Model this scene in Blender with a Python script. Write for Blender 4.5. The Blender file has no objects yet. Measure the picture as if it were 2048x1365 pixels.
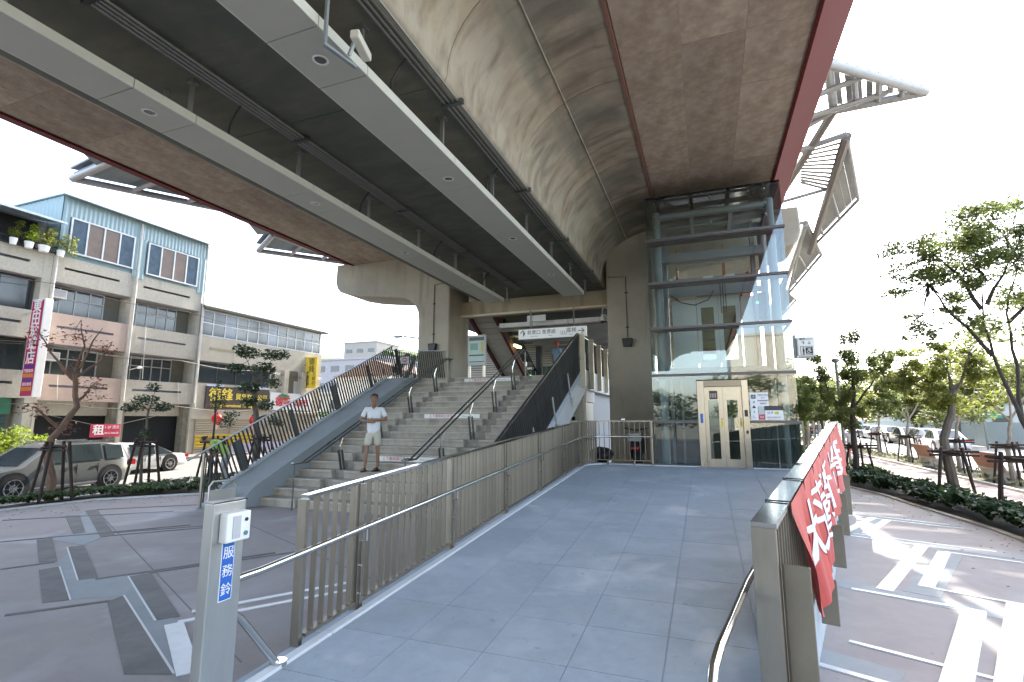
import bpy, math, random
from mathutils import Vector, Matrix
random.seed(7)
sc = bpy.context.scene
C = sc.collection
R = math.radians

# ------------------------------------------------------------ camera, sky, sun
cam_d = bpy.data.cameras.new("camera"); cam = bpy.data.objects.new("camera", cam_d); C.objects.link(cam)
cam_d.sensor_width = 36; cam_d.lens = 36*1020/2048; cam_d.clip_end = 3000; cam_d.clip_start = .05
cam.location = (0, 0, 2.0)
cam.rotation_euler = (R(90+8.668), 0, R(20.706))
sc.camera = cam
SUN_EL, SUN_AZ = 40.0, 3.2          # azimuth measured from +Y towards +X
w = bpy.data.worlds.new("World"); sc.world = w; w.use_nodes = True
nt = w.node_tree; bg = nt.nodes["Background"]
sky = nt.nodes.new("ShaderNodeTexSky"); sky.sky_type = 'NISHITA'; sky.sun_disc = False
sky.sun_elevation = R(SUN_EL); sky.sun_rotation = R(SUN_AZ)
sky.air_density = 1.0; sky.dust_density = 2.0; sky.ozone_density = 1.0
hz = nt.nodes.new('ShaderNodeHueSaturation'); hz.inputs['Saturation'].default_value = .75; nt.links.new(sky.outputs[0], hz.inputs['Color']); nt.links.new(hz.outputs[0], bg.inputs[0]); bg.inputs[1].default_value = 0.15
sd = bpy.data.lights.new("sun", 'SUN'); sd.energy = 2.1; sd.angle = R(.6); sd.color = (1, .93, .82)
sun = bpy.data.objects.new("sun", sd); C.objects.link(sun)
sv = Vector((math.sin(R(SUN_AZ))*math.cos(R(SUN_EL)), math.cos(R(SUN_AZ))*math.cos(R(SUN_EL)), math.sin(R(SUN_EL))))
sun.rotation_euler = sv.to_track_quat('Z', 'Y').to_euler(); sun.location = (0, 0, 60)
sc.view_settings.view_transform = 'Standard'; sc.view_settings.look = 'None'
sc.view_settings.exposure = 2.6; sc.view_settings.gamma = 1.0
sc.render.engine = 'CYCLES'
sc.cycles.max_bounces = 9; sc.cycles.diffuse_bounces = 5; sc.cycles.glossy_bounces = 4
sc.cycles.transmission_bounces = 6; sc.cycles.transparent_max_bounces = 24
sc.cycles.use_denoising = True; sc.cycles.sample_clamp_indirect = 8
sc.cycles.caustics_reflective = False; sc.cycles.caustics_refractive = False

# ------------------------------------------------------------ materials
MATS = {}
def M(name, col=None, rough=.7, metal=0., var=.12, scale=3., bump=0., bscale=None, stain=None, stain_scale=.5,
      streak=None, rnd=0., emit=0., spec=.5, aniso=None):
    """procedural principled material: noise variation, stains, streaks, per-object variation"""
    if name in MATS: return MATS[name]
    m = bpy.data.materials.new(name); m.use_nodes = True; n = m.node_tree.nodes; l = m.node_tree.links
    b = n["Principled BSDF"]; b.inputs["Roughness"].default_value = rough; b.inputs["Metallic"].default_value = metal
    b.inputs["Specular IOR Level"].default_value = spec
    tc = n.new("ShaderNodeTexCoord"); src = tc.outputs["Object"]
    if aniso:
        mp = n.new("ShaderNodeMapping"); mp.inputs["Scale"].default_value = aniso; l.new(src, mp.inputs[0]); src2 = mp.outputs[0]
    else: src2 = src
    no = n.new("ShaderNodeTexNoise"); no.inputs["Scale"].default_value = scale; no.inputs["Detail"].default_value = 8
    no.inputs["Roughness"].default_value = .65; l.new(src2, no.inputs["Vector"])
    rp = n.new("ShaderNodeValToRGB"); c = Vector(col)
    rp.color_ramp.elements[0].position = .3; rp.color_ramp.elements[1].position = .7
    rp.color_ramp.elements[0].color = (*[max(0, x*(1-var)) for x in c], 1); rp.color_ramp.elements[1].color = (*[min(1, x*(1+var)) for x in c], 1)
    l.new(no.outputs[0], rp.inputs[0]); out = rp.outputs[0]
    def mixin(out, fac, col2):
        mx = n.new("ShaderNodeMix"); mx.data_type = 'RGBA'; l.new(fac, mx.inputs[0]); l.new(out, mx.inputs[6]); mx.inputs[7].default_value = (*col2, 1)
        return mx.outputs[2]
    def ramp(o, a, bb, top=1.):
        r = n.new("ShaderNodeMapRange"); r.inputs[1].default_value = a; r.inputs[2].default_value = bb; r.inputs[4].default_value = top
        l.new(o, r.inputs[0]); return r.outputs[0]
    if stain:
        for i, sc_ in enumerate(stain):
            n2 = n.new("ShaderNodeTexNoise"); n2.inputs["Scale"].default_value = stain_scale*(1+.8*i); n2.inputs["Detail"].default_value = 6
            n2.noise_dimensions = "4D"; n2.inputs["W"].default_value = 3.1*i
            n2.inputs["Distortion"].default_value = .6; l.new(src2, n2.inputs["Vector"])
            out = mixin(out, ramp(n2.outputs[0], .5, .72, .75), sc_)
    if streak:   # (mapping scale, colour, lo, hi)
        for sc3, cc, a, bb in streak:
            mp = n.new("ShaderNodeMapping"); mp.inputs["Scale"].default_value = sc3; l.new(src, mp.inputs[0])
            n3 = n.new("ShaderNodeTexNoise"); n3.inputs["Scale"].default_value = 1; n3.inputs["Detail"].default_value = 7
            n3.inputs["Distortion"].default_value = .4
            l.new(mp.outputs[0], n3.inputs["Vector"]); out = mixin(out, ramp(n3.outputs[0], a, bb, .7), cc)
    if rnd:
        oi = n.new("ShaderNodeObjectInfo"); hs = n.new("ShaderNodeHueSaturation")
        r = n.new("ShaderNodeMapRange"); r.inputs[3].default_value = 1-rnd; r.inputs[4].default_value = 1+rnd
        l.new(oi.outputs["Random"], r.inputs[0]); l.new(r.outputs[0], hs.inputs["Value"]); l.new(out, hs.inputs["Color"]); out = hs.outputs[0]
    l.new(out, b.inputs["Base Color"])
    # roughness variation
    rr = n.new("ShaderNodeMapRange"); rr.inputs[3].default_value = max(.02, rough-.12); rr.inputs[4].default_value = min(1, rough+.12)
    l.new(no.outputs[0], rr.inputs[0]); l.new(rr.outputs[0], b.inputs["Roughness"])
    if bump:
        nb = n.new("ShaderNodeTexNoise"); nb.inputs["Scale"].default_value = bscale or scale*6; nb.inputs["Detail"].default_value = 5
        l.new(src2, nb.inputs["Vector"]); bp = n.new("ShaderNodeBump"); bp.inputs["Strength"].default_value = bump; bp.inputs["Distance"].default_value = .02
        l.new(nb.outputs[0], bp.inputs["Height"]); l.new(bp.outputs[0], b.inputs["Normal"])
    if emit:
        b.inputs["Emission Strength"].default_value = emit; l.new(out, b.inputs["Emission Color"])
    MATS[name] = m; return m
def glass(name, tint=(.8, .9, .88), refl=1.0, rough=0.0, trans=1.0):
    if name in MATS: return MATS[name]
    m = bpy.data.materials.new(name); m.use_nodes = True; n = m.node_tree.nodes; l = m.node_tree.links
    for x in list(n): n.remove(x)
    o = n.new("ShaderNodeOutputMaterial"); mx = n.new("ShaderNodeMixShader"); t = n.new("ShaderNodeBsdfTransparent"); g = n.new("ShaderNodeBsdfGlossy")
    t.inputs[0].default_value = (*tint, 1); g.inputs["Roughness"].default_value = rough; g.inputs[0].default_value = (1, 1, 1, 1)
    fr = n.new("ShaderNodeFresnel"); fr.inputs[0].default_value = 1.55
    mul = n.new("ShaderNodeMath"); mul.operation = 'MULTIPLY_ADD'; mul.inputs[1].default_value = 1.6*refl; mul.inputs[2].default_value = .06*refl; mul.use_clamp = True
    l.new(fr.outputs[0], mul.inputs[0]); l.new(mul.outputs[0], mx.inputs[0]); l.new(t.outputs[0], mx.inputs[1]); l.new(g.outputs[0], mx.inputs[2]); l.new(mx.outputs[0], o.inputs[0])
    MATS[name] = m; return m
def leafmat(name, col, var=.35, trans=.45):
    if name in MATS: return MATS[name]
    m = bpy.data.materials.new(name); m.use_nodes = True; n = m.node_tree.nodes; l = m.node_tree.links
    for x in list(n): n.remove(x)
    o = n.new("ShaderNodeOutputMaterial"); d = n.new("ShaderNodeBsdfPrincipled"); t = n.new("ShaderNodeBsdfTranslucent"); mx = n.new("ShaderNodeMixShader")
    mx.inputs[0].default_value = trans; d.inputs["Roughness"].default_value = .55
    tc = n.new("ShaderNodeTexCoord"); no = n.new("ShaderNodeTexNoise"); no.inputs["Scale"].default_value = 2.2; no.inputs["Detail"].default_value = 6
    l.new(tc.outputs["Object"], no.inputs["Vector"])
    rp = n.new("ShaderNodeValToRGB"); rp.color_ramp.elements[0].position = .3; rp.color_ramp.elements[1].position = .7
    rp.color_ramp.elements[0].color = (col[0]*(1-var), col[1]*(1-var), col[2]*(1-var), 1)
    rp.color_ramp.elements[1].color = (col[0]*(1+var*1.3), col[1]*(1+var), col[2]*(1+var*.5), 1)
    l.new(no.outputs[0], rp.inputs[0]); l.new(rp.outputs[0], d.inputs["Base Color"])
    hs = n.new("ShaderNodeHueSaturation"); hs.inputs["Value"].default_value = 1.5; hs.inputs["Saturation"].default_value = 1.1
    l.new(rp.outputs[0], hs.inputs["Color"]); l.new(hs.outputs[0], t.inputs[0])
    l.new(d.outputs[0], mx.inputs[1]); l.new(t.outputs[0], mx.inputs[2]); l.new(mx.outputs[0], o.inputs[0])
    MATS[name] = m; return m

# girder concrete: stains run across the vault, paler along the low edge
CONC = M('girder concrete', (.36, .305, .225), .88, var=.3, scale=1.3, bump=.25, bscale=14, stain=[(.15, .14, .12), (.34, .31, .25)], stain_scale=.55,
         streak=[((.9, 4.5, .9), (.12, .105, .085), .53, .7), ((.5, 9., .5), (.34, .27, .19), .6, .75), ((1.2, .35, 1.2), (.15, .17, .145), .55, .75)])
_n = CONC.node_tree.nodes; _l = CONC.node_tree.links      # paler band along the haunch foot, darker greenish flat underside
_b = _n['Principled BSDF']; _src = _b.inputs['Base Color'].links[0].from_socket
_tc = _n.new('ShaderNodeTexCoord'); _sp = _n.new('ShaderNodeSeparateXYZ'); _l.new(_tc.outputs['Object'], _sp.inputs[0])
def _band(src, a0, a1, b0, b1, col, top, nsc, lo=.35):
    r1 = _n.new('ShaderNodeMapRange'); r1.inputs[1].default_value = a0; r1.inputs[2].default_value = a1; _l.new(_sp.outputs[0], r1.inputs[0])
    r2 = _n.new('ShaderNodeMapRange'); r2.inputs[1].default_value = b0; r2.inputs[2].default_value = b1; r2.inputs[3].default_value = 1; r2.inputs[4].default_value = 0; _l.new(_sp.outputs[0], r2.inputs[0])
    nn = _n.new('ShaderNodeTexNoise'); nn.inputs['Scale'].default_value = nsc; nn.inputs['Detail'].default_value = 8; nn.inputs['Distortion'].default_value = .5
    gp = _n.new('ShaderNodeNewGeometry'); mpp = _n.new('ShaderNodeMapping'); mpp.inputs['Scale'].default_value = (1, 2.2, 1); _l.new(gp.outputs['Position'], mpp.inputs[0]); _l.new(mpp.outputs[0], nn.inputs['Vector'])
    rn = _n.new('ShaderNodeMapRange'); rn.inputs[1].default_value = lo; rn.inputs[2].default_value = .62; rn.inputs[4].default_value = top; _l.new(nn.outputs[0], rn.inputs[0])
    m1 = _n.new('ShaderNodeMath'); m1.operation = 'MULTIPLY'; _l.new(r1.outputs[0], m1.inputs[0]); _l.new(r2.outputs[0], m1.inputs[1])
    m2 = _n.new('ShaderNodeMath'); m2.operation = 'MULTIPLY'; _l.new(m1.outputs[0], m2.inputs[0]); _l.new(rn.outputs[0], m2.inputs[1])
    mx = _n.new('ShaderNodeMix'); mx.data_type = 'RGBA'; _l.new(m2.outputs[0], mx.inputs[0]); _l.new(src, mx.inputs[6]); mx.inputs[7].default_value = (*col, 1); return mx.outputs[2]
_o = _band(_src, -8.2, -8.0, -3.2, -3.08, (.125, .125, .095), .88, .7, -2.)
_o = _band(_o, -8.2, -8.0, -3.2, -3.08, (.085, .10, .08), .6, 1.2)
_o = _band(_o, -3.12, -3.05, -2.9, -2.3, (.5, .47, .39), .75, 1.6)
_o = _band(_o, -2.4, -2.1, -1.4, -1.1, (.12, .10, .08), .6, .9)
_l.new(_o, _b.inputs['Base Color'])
PIERC = M('pier concrete', (.44, .40, .32), .85, var=.14, scale=.9, bump=.2, bscale=18, stain=[(.32, .30, .25), (.48, .44, .36)], stain_scale=.45,
          streak=[((3., 3., .35), (.21, .2, .17), .58, .8)])
SOFFIT = M('rough soffit panel', (.37, .295, .225), .95, var=.28, scale=5, bump=.6, bscale=40, stain=[(.47, .40, .33), (.26, .20, .15)], stain_scale=1.1, rnd=.13)
REDP = M('dull red paint', (.13, .032, .027), .9, var=.1, scale=2, spec=.08)
RUST = M('rust orange strip', (.2, .105, .075), .8, var=.1, scale=2)
TROUGH = M('light grey trough panel', (.50, .50, .42), .5, var=.04, scale=2, rnd=.03)
TRLIT = M('lit trough edge', (.6, .6, .52), .5, var=.04)  # lighter copy of the trough colour carrying the light on its sides
STEEL = M('brushed stainless steel', (.35, .32, .27), .34, 1, var=.16, scale=2, aniso=(2, 2, .6))
STEELW = M('weathered bronze steel slat', (.265, .235, .19), .42, .75, var=.22, scale=1.6, aniso=(3, 3, .7), rnd=.12)
POLISH = M('polished tube steel', (.62, .62, .6), .14, 1, var=.05)
DARKST = M('dark steel slat', (.05, .052, .05), .5, .3, var=.2, scale=3, rnd=.15)
DKRAIL = M('dark tube steel', (.16, .17, .17), .3, .8, var=.1)
GREYST = M('grey painted steel', (.27, .3, .31), .45, .2, var=.06)
GALV = M('galvanised conduit', (.22, .225, .21), .5, .6, var=.1)
STONE = M('step stone', (.38, .345, .285), .8, var=.16, scale=5, bump=.15, bscale=60, rnd=.06, stain=[(.2, .19, .165)], stain_scale=1.6)
STONEB = M('rough step band', (.27, .25, .215), .95, var=.22, scale=9, bump=.5, bscale=50, rnd=.08)
CHAN = M('smooth grey render', (.29, .32, .33), .7, var=.08, scale=2)
WHITEP = M('white paint', (.78, .78, .75), .5, var=.03)
BLACK = M('black plastic', (.015, .015, .016), .45, var=.1)
DKGLASS = M('dark window glass', (.03, .04, .045), .08, 0, var=.3, scale=.6, spec=.8)
RAMPT = M('blue grey ramp tile', (.335, .39, .435), .6, var=.09, scale=11, bump=.12, bscale=80, rnd=.05, stain=[(.45, .50, .53), (.28, .32, .35), (.35, .38, .40)], stain_scale=1.2, streak=[((1.2, 1.2, 1.2), (.55, .57, .58), .60, .72), ((14, 14, 14), (.24, .26, .27), .66, .74)])
GROUT = M('tile grout', (.46, .49, .51), .9, var=.1)
KERBW = M('pale kerb stone', (.62, .64, .64), .6, var=.06, scale=4)
PLAZA = M('mauve grey plaza paving', (.30, .27, .255), .7, var=.1, scale=5, bump=.12, bscale=90, stain=[(.37, .36, .36), (.235, .21, .21), (.31, .27, .26)], stain_scale=.55, streak=[((.8, .8, .8), (.42, .42, .43), .58, .72), ((16, 16, 16), (.16, .15, .15), .68, .74)])
PLAZAB = M('blue grey paving band', (.255, .285, .295), .65, var=.12, scale=4, stain=[(.32, .34, .345)], stain_scale=1, bump=.1, bscale=90, rnd=.05)
DKBAR = M('dark weathered granite strip', (.13, .128, .118), .65, var=.4, scale=2.4, aniso=(1, 1, 1))
WHBAR = M('white polished granite strip', (.58, .60, .60), .35, var=.12, scale=6, bump=.03)
GLASSM = glass('clear tower glass', (.87, .92, .915), .5)
GLASSD = glass('door glass', (.6, .72, .66), .8)

# ------------------------------------------------------------ mesh builder
class MB:
    def __init__(s): s.v = []; s.f = []
    def add(s, vs, fs):
        o = len(s.v); s.v += [tuple(x) for x in vs]; s.f += [tuple(i+o for i in f) for f in fs]; return s
    def box(s, x0, x1, y0, y1, z0, z1):
        return s.add([(x0,y0,z0),(x1,y0,z0),(x1,y1,z0),(x0,y1,z0),(x0,y0,z1),(x1,y0,z1),(x1,y1,z1),(x0,y1,z1)],
                     [(0,3,2,1),(4,5,6,7),(0,1,5,4),(1,2,6,5),(2,3,7,6),(3,0,4,7)])
    def hexa(s, b, t):   # bottom quad, top quad
        return s.add(list(b)+list(t), [(0,3,2,1),(4,5,6,7),(0,1,5,4),(1,2,6,5),(2,3,7,6),(3,0,4,7)])
    def prism(s, poly, axis, a, b):
        n = len(poly)
        def P(p, t): return (t, p[0], p[1]) if axis == 0 else (p[0], t, p[1]) if axis == 1 else (p[0], p[1], t)
        vs = [P(p, a) for p in poly]+[P(p, b) for p in poly]
        return s.add(vs, [tuple(range(n))[::-1], tuple(range(n, 2*n))]+[(i, (i+1) % n, n+(i+1) % n, n+i) for i in range(n)])
    def tube(s, pts, r, n=8, caps=True):
        pts = [Vector(p) for p in pts]; rs = r if isinstance(r, (list, tuple)) else [r]*len(pts)
        o = len(s.v); up = None
        for i, p in enumerate(pts):
            d = (pts[min(i+1, len(pts)-1)]-pts[max(i-1, 0)]).normalized()
            if up is None: up = Vector((0, 0, 1)) if abs(d.z) < .9 else Vector((1, 0, 0))
            a = d.cross(up).normalized(); up = a.cross(d).normalized()
            for k in range(n):
                t = 2*math.pi*k/n; s.v.append(tuple(p+a*(rs[i]*math.cos(t))+up*(rs[i]*math.sin(t))))
        for i in range(len(pts)-1):
            for k in range(n): s.f.append((o+i*n+k, o+i*n+(k+1) % n, o+(i+1)*n+(k+1) % n, o+(i+1)*n+k))
        if caps: s.f.append(tuple(o+k for k in range(n))[::-1]); e = o+(len(pts)-1)*n; s.f.append(tuple(e+k for k in range(n)))
        return s
    def bar(s, a, b, wd, dp, up=(0, 0, 1)):
        a = Vector(a); b = Vector(b); d = (b-a).normalized(); u = Vector(up)
        if abs(d.dot(u)) > .95: u = Vector((0, 1, 0))
        x = d.cross(u).normalized()*wd/2; y = x.cross(d).normalized()*dp/2
        return s.hexa([a-x-y, a+x-y, a+x+y, a-x+y], [b-x-y, b+x-y, b+x+y, b-x+y])
    def sph(s, c, rx, ry=None, rz=None, nu=12, nv=8):
        ry = rx if ry is None else ry; rz = rx if rz is None else rz; o = len(s.v)
        s.v.append((c[0], c[1], c[2]-rz))
        for j in range(1, nv):
            t = math.pi*j/nv
            for i in range(nu):
                a = 2*math.pi*i/nu; s.v.append((c[0]+rx*math.sin(t)*math.cos(a), c[1]+ry*math.sin(t)*math.sin(a), c[2]-rz*math.cos(t)))
        s.v.append((c[0], c[1], c[2]+rz)); e = len(s.v)-1
        for i in range(nu): s.f.append((o, o+1+(i+1) % nu, o+1+i)); s.f.append((e, e-nu+i, e-nu+(i+1) % nu))
        for j in range(nv-2):
            for i in range(nu): a = o+1+j*nu+i; b = o+1+j*nu+(i+1) % nu; s.f.append((a, b, b+nu, a+nu))
        return s
    def build(s, name, mat, parent=None, smooth=False, local=False, bevel=0, org=None):
        off = Vector((0, 0, 0))
        if parent is not None and not local:
            p = parent
            while p is not None: off += p.location; p = p.parent
        loc = Vector((0, 0, 0))
        if org is not None: loc = Vector(org)-off; off = Vector(org)
        me = bpy.data.meshes.new(name); me.from_pydata([tuple(Vector(v)-off) for v in s.v], [], s.f); me.update()
        me.materials.append(mat)
        if smooth:
            for p in me.polygons: p.use_smooth = True
            try: me.set_sharp_from_angle(angle=R(40))
            except Exception: pass
        o = bpy.data.objects.new(name, me); C.objects.link(o); o.location = loc
        if parent is not None: o.parent = parent
        if bevel:
            bv = o.modifiers.new('edge', 'BEVEL'); bv.width = bevel; bv.segments = 2; bv.limit_method = 'ANGLE'
        return o
def thing(name, label, cat, loc=(0, 0, 0), rz=0, group=None):
    o = bpy.data.objects.new(name, None); C.objects.link(o); o.location = loc; o.rotation_euler = (0, 0, rz)
    o.empty_display_size = .2
    return tag(o, label, cat, group)
def tag(o, label=None, cat=None, group=None, kind=None):
    if label: o['label'] = label
    if cat: o['category'] = cat
    if group: o['group'] = group
    if kind: o['kind'] = kind
    return o
def inst(src, loc, parent=None, name=None):
    o = src.copy(); C.objects.link(o); o.location = loc
    if name: o.name = name
    if parent is not None: o.parent = parent
    return o
def dup(root, loc, rz=None, label=None, scale=None):
    r = root.copy(); C.objects.link(r); r.location = loc
    if rz is not None: r.rotation_euler = (0, 0, rz)
    if label: r['label'] = label
    if scale: r.scale = (scale,)*3
    for ch in list(root.children):
        c = ch.copy(); C.objects.link(c); c.parent = r
        for g in list(ch.children):
            d = g.copy(); C.objects.link(d); d.parent = c
    return r
def text(name, s, size, mat, parent, loc, rot, ext=.002, align='CENTER', sx=1., local=False, bold=0.):
    cu = bpy.data.curves.new(name, 'FONT'); cu.body = s; cu.size = size; cu.extrude = ext; cu.align_x = align; cu.align_y = 'CENTER'
    cu.offset = bold; cu.resolution_u = 2
    tmp = bpy.data.objects.new('tmp', cu); C.objects.link(tmp); bpy.context.view_layer.update()
    me = bpy.data.meshes.new_from_object(tmp.evaluated_get(bpy.context.evaluated_depsgraph_get())); bpy.data.objects.remove(tmp)
    me.materials.clear(); me.materials.append(mat); me.name = name
    o = bpy.data.objects.new(name, me); C.objects.link(o)
    off = Vector((0, 0, 0)); p = parent
    if not local:
        while p is not None: off += p.location; p = p.parent
    o.location = Vector(loc)-off; o.rotation_euler = rot; o.scale = (sx, 1, 1)
    if parent is not None: o.parent = parent
    return o
FACE_MY = (R(90), 0, 0)              # readable when looking towards +Y
FACE_PX = (R(90), 0, R(90))          # readable when looking towards -X
def rz_(y): return .16+.059*min(y, 12.2)   # height of the ramp's surface
# ------------------------------------------------------------ ground, plaza, road, path
MB().add([(-400, -200, -.32), (400, -200, -.32), (400, 600, -.32), (-400, 600, -.32)], [(0, 1, 2, 3)]).build('ground', M('earth ground', (.16, .15, .12), .95, var=.2, scale=.3)) ['kind'] = 'structure'
ROADM = M('sunlit asphalt', (.20, .195, .185), .85, var=.12, scale=1.5, bump=.15, bscale=60)
MB().box(-26.2, -15.4, -60, 140, -.31, -.15).build('road', ROADM)['kind'] = 'structure'
MB().box(9.6, 26, -60, 160, -.31, -.10).build('road', M('pale worn asphalt', (.30, .29, .275), .85, var=.1, scale=1.2))['kind'] = 'structure'
mk = tag(MB().box(-20.6, -20.48, -20, 90, -.15, -.146).build('road_marking', WHITEP), kind='structure')
tag(MB().box(-20.3, -20.18, -20, 90, -.15, -.146).build('road_marking', M('yellow road paint', (.6, .4, .06), .6)), kind='structure')
tag(MB().box(-16.35, -16.25, -20, 90, -.15, -.146).build('road_marking', WHITEP), kind='structure')
tag(MB().box(13.2, 13.35, -20, 120, -.10, -.096).build('road_marking', WHITEP), kind='structure')
# plaza sheet with curved planter edges
LP = [(-13.6, -20), (-14.6, -5), (-14.9, 2), (-14.75, 6), (-14.3, 8.6), (-12.9, 10.1), (-11.9, 10.9), (-11.2, 11.6), (-11.2, 17)]
RP = [(4.6, -20), (4.75, 4), (4.78, 9), (4.75, 11), (4.72, 12.2), (4.56, 13.4), (4.36, 14.95), (4.2, 16.6), (3.75, 18.2), (2.9, 20.5), (2.6, 30), (2.6, 50)]
plaza = MB().prism(LP+[(-11.2, 50)]+RP[::-1], 2, -.3, 0.0).build('plaza_paving', PLAZA); plaza['kind'] = 'structure'
_zc = [0.]
def strip(pts, mat, name, z=.004, parent=plaza):
    _zc[0] += .00004
    return MB().prism(pts, 2, z+_zc[0]-.02, z+_zc[0]).build(name, mat, parent)
U = Vector((.423, .906)); V = Vector((.906, -.423))
def band(a, b, wd, mat, name, z):
    a = Vector(a); b = Vector(b); d = (b-a).normalized(); nrm = Vector((-d.y, d.x))*wd/2
    return strip([tuple(a-nrm), tuple(b-nrm), tuple(b+nrm), tuple(a+nrm)], mat, name, z)
# right plaza: zigzag of blue-grey band with white granite strips
zz = [((1.35, 5.0), (2.35, 7.25)), ((2.35, 7.25), (3.9, 6.55))]
band((2.62, 5.3), (3.32, 7.0), .42, PLAZAB, 'paving_band', .003)
band((.6, 5.4), (1.3, 5.08), .36, PLAZAB, 'paving_band', .003)
band((1.2, 7.75), (4.3, 6.35), .34, PLAZAB, 'paving_band', .003)
band((2.2, 7.5), (3.35, 10.0), .34, PLAZAB, 'paving_band', .0034)
band((1.9, 10.95), (4.5, 9.8), .34, PLAZAB, 'paving_band', .003)
band((2.33, 11.0), (3.2, 12.75), .26, PLAZAB, 'paving_band', .0034)
band((2.5, 13.3), (4.4, 12.4), .3, PLAZAB, 'paving_band', .003)
for a, b, w_ in [((3.12, 10.33), (1.85, 7.53), .17), ((3.26, 9.92), (2.35, 7.83), .16), ((2.42, 7.8), (4.3, 6.95), .07), ((1.5, 7.45), (2.62, 7.07), .07),
                 ((2.53, 7.1), (1.6, 5.0), .2), ((3.05, 7.5), (1.9, 5.0), .16), ((.7, 5.17), (1.5, 4.84), .07), ((2.0, 10.76), (3.1, 10.29), .06),
                 ((2.3, 10.92), (4.0, 10.2), .06), ((3.26, 9.92), (4.5, 9.38), .07), ((2.18, 10.98), (3.08, 12.78), .14), ((2.5, 10.95), (3.28, 12.6), .14),
                 ((2.45, 13.25), (4.2, 12.42), .06), ((2.4, 12.95), (4.3, 12.08), .06), ((1.1, 5.75), (2.0, 5.35), .06)]:
    band(a, b, w_, WHBAR, 'granite_strip', .008)
# left plaza: dark granite strips, blue-grey band and thin white lines
for q in [[(-6.29, 4.03), (-6.34, 4.22), (-4.06, 3.15), (-4.42, 3.02)], [(-7.01, 4.72), (-6.92, 4.93), (-5.15, 4.02), (-5.26, 3.86)],
          [(-9.5, 5.4), (-9.42, 5.58), (-7.33, 4.55), (-7.47, 4.41)], [(-10.56, 5.53), (-10.45, 5.69), (-8.75, 4.86), (-8.89, 4.72)],
          [(-8.44, 4.49), (-8.38, 4.68), (-6.76, 3.92), (-6.93, 3.76)], [(-12.6, 7.04), (-12.37, 7.18), (-10.44, 6.18), (-10.53, 6.04)],
          [(-12.87, 7.57), (-12.81, 7.77), (-9.7, 6.21), (-9.78, 6.03)]]:
    strip(q, DKBAR, 'granite_strip', .006)
for q in [[(-6.34, 4.22), (-6.95, 4.9), (-5.2, 3.98), (-4.9, 3.9), (-3.9, 3.1), (-4.06, 3.15)], [(-8.75, 4.86), (-9.4, 5.55), (-7.4, 4.5), (-6.95, 4.9), (-6.34, 4.22), (-6.8, 3.92)],
          [(-10.45, 6.15), (-12.4, 7.15), (-12.8, 7.6), (-9.8, 6.1), (-9.42, 5.58), (-10.5, 5.62)], [(-12.86, 7.09), (-10.5, 8.5), (-10.3, 8.38), (-12.6, 7.0)]]:
    strip(q, PLAZAB, 'paving_band', .003)
for a, b, w_, m_ in [((-5.02, 3.86), (-3.95, 3.2), .16, WHBAR), ((-5.02, 3.9), (-4.05, 5.3), .07, WHBAR), ((-5.15, 4.15), (-4.25, 5.5), .07, WHBAR),
                     ((-6.85, 3.4), (-6.3, 4.06), .05, DKBAR), ((-8.97, 4.33), (-8.71, 4.81), .05, DKBAR), ((-10.94, 5.22), (-9.3, 7.3), .05, DKBAR), ((-10.6, 5.7), (-8.9, 7.4), .05, DKBAR),
                     ((-7.3, 4.5), (-6.2, 6.3), .05, DKBAR), ((-6.95, 4.93), (-5.9, 6.5), .05, DKBAR), ((-9.72, 6.2), (-8.5, 7.6), .05, DKBAR), ((-13.2, 6.3), (-11.0, 8.2), .05, DKBAR), ((-12.8, 7.75), (-11.3, 9.0), .05, DKBAR),
                     ((-4.06, 3.16), (-6.34, 4.23), .018, KERBW), ((-5.27, 3.85), (-7.03, 4.72), .018, KERBW), ((-9.5, 5.39), (-7.47, 4.4), .015, KERBW), ((-8.38, 4.69), (-6.76, 3.93), .015, KERBW)]:
    band(a, b, w_, m_, 'granite_strip', .009)
# large slab joints on both sides
JM = M('paving joint', (.20, .18, .175), .9)
for k in range(-3, 14):
    for side in (0, 1):
        a = Vector((-9.5, 2))+U*(k*1.9) if side == 0 else Vector((3.4, 3))+U*(k*1.35)
        if side == 0: band(a-V*5.2, a+V*4.6, .012, JM, 'paving_joint', .001)
        elif k < 6: band(a-V*1.6, a+V*1.2, .010, JM, 'paving_joint', .001)
# kerbs and planting beds
SOIL = M('planting soil', (.06, .045, .03), .95, var=.3, scale=8)
def offs(line, d):
    out = []
    for i, p in enumerate(line):
        a = Vector(line[max(i-1, 0)]); b = Vector(line[min(i+1, len(line)-1)]); t = (b-a).normalized(); out.append((p[0]+t.y*d, p[1]-t.x*d))
    return out
lk = LP[:7]
MB().prism(lk+offs(lk, -.14)[::-1], 2, -.3, .035).build('plaza_kerb', KERBW)['kind'] = 'structure'
rk = RP[:9]
MB().prism(rk+offs(rk, .12)[::-1], 2, -.3, .03).build('plaza_kerb', M('buff kerb stone', (.5, .45, .36), .8, var=.08))['kind'] = 'structure'
MB().prism(offs(lk, -.141)+[(-12.0, 14), (-15.45, 14), (-15.45, -20)], 2, -.3, .0).build('planting_bed', SOIL)['kind'] = 'structure'
MB().prism(offs(rk, .121)+[(3.3, 20.5), (3.2, 45), (5.75, 45), (5.75, -20)], 2, -.3, .0).build('planting_bed', SOIL)['kind'] = 'structure'
PATHM = M('pink brick path', (.36, .28, .26), .85, var=.14, scale=9, bump=.15, bscale=50, stain=[(.42, .36, .33)], stain_scale=1.2)
MB().box(5.8, 8.0, -10, 90, -.3, -.02).build('footpath', PATHM)['kind'] = 'structure'
MB().box(7.98, 8.1, -10, 90, -.3, .05).build('path_kerb', KERBW)['kind'] = 'structure'
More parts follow.
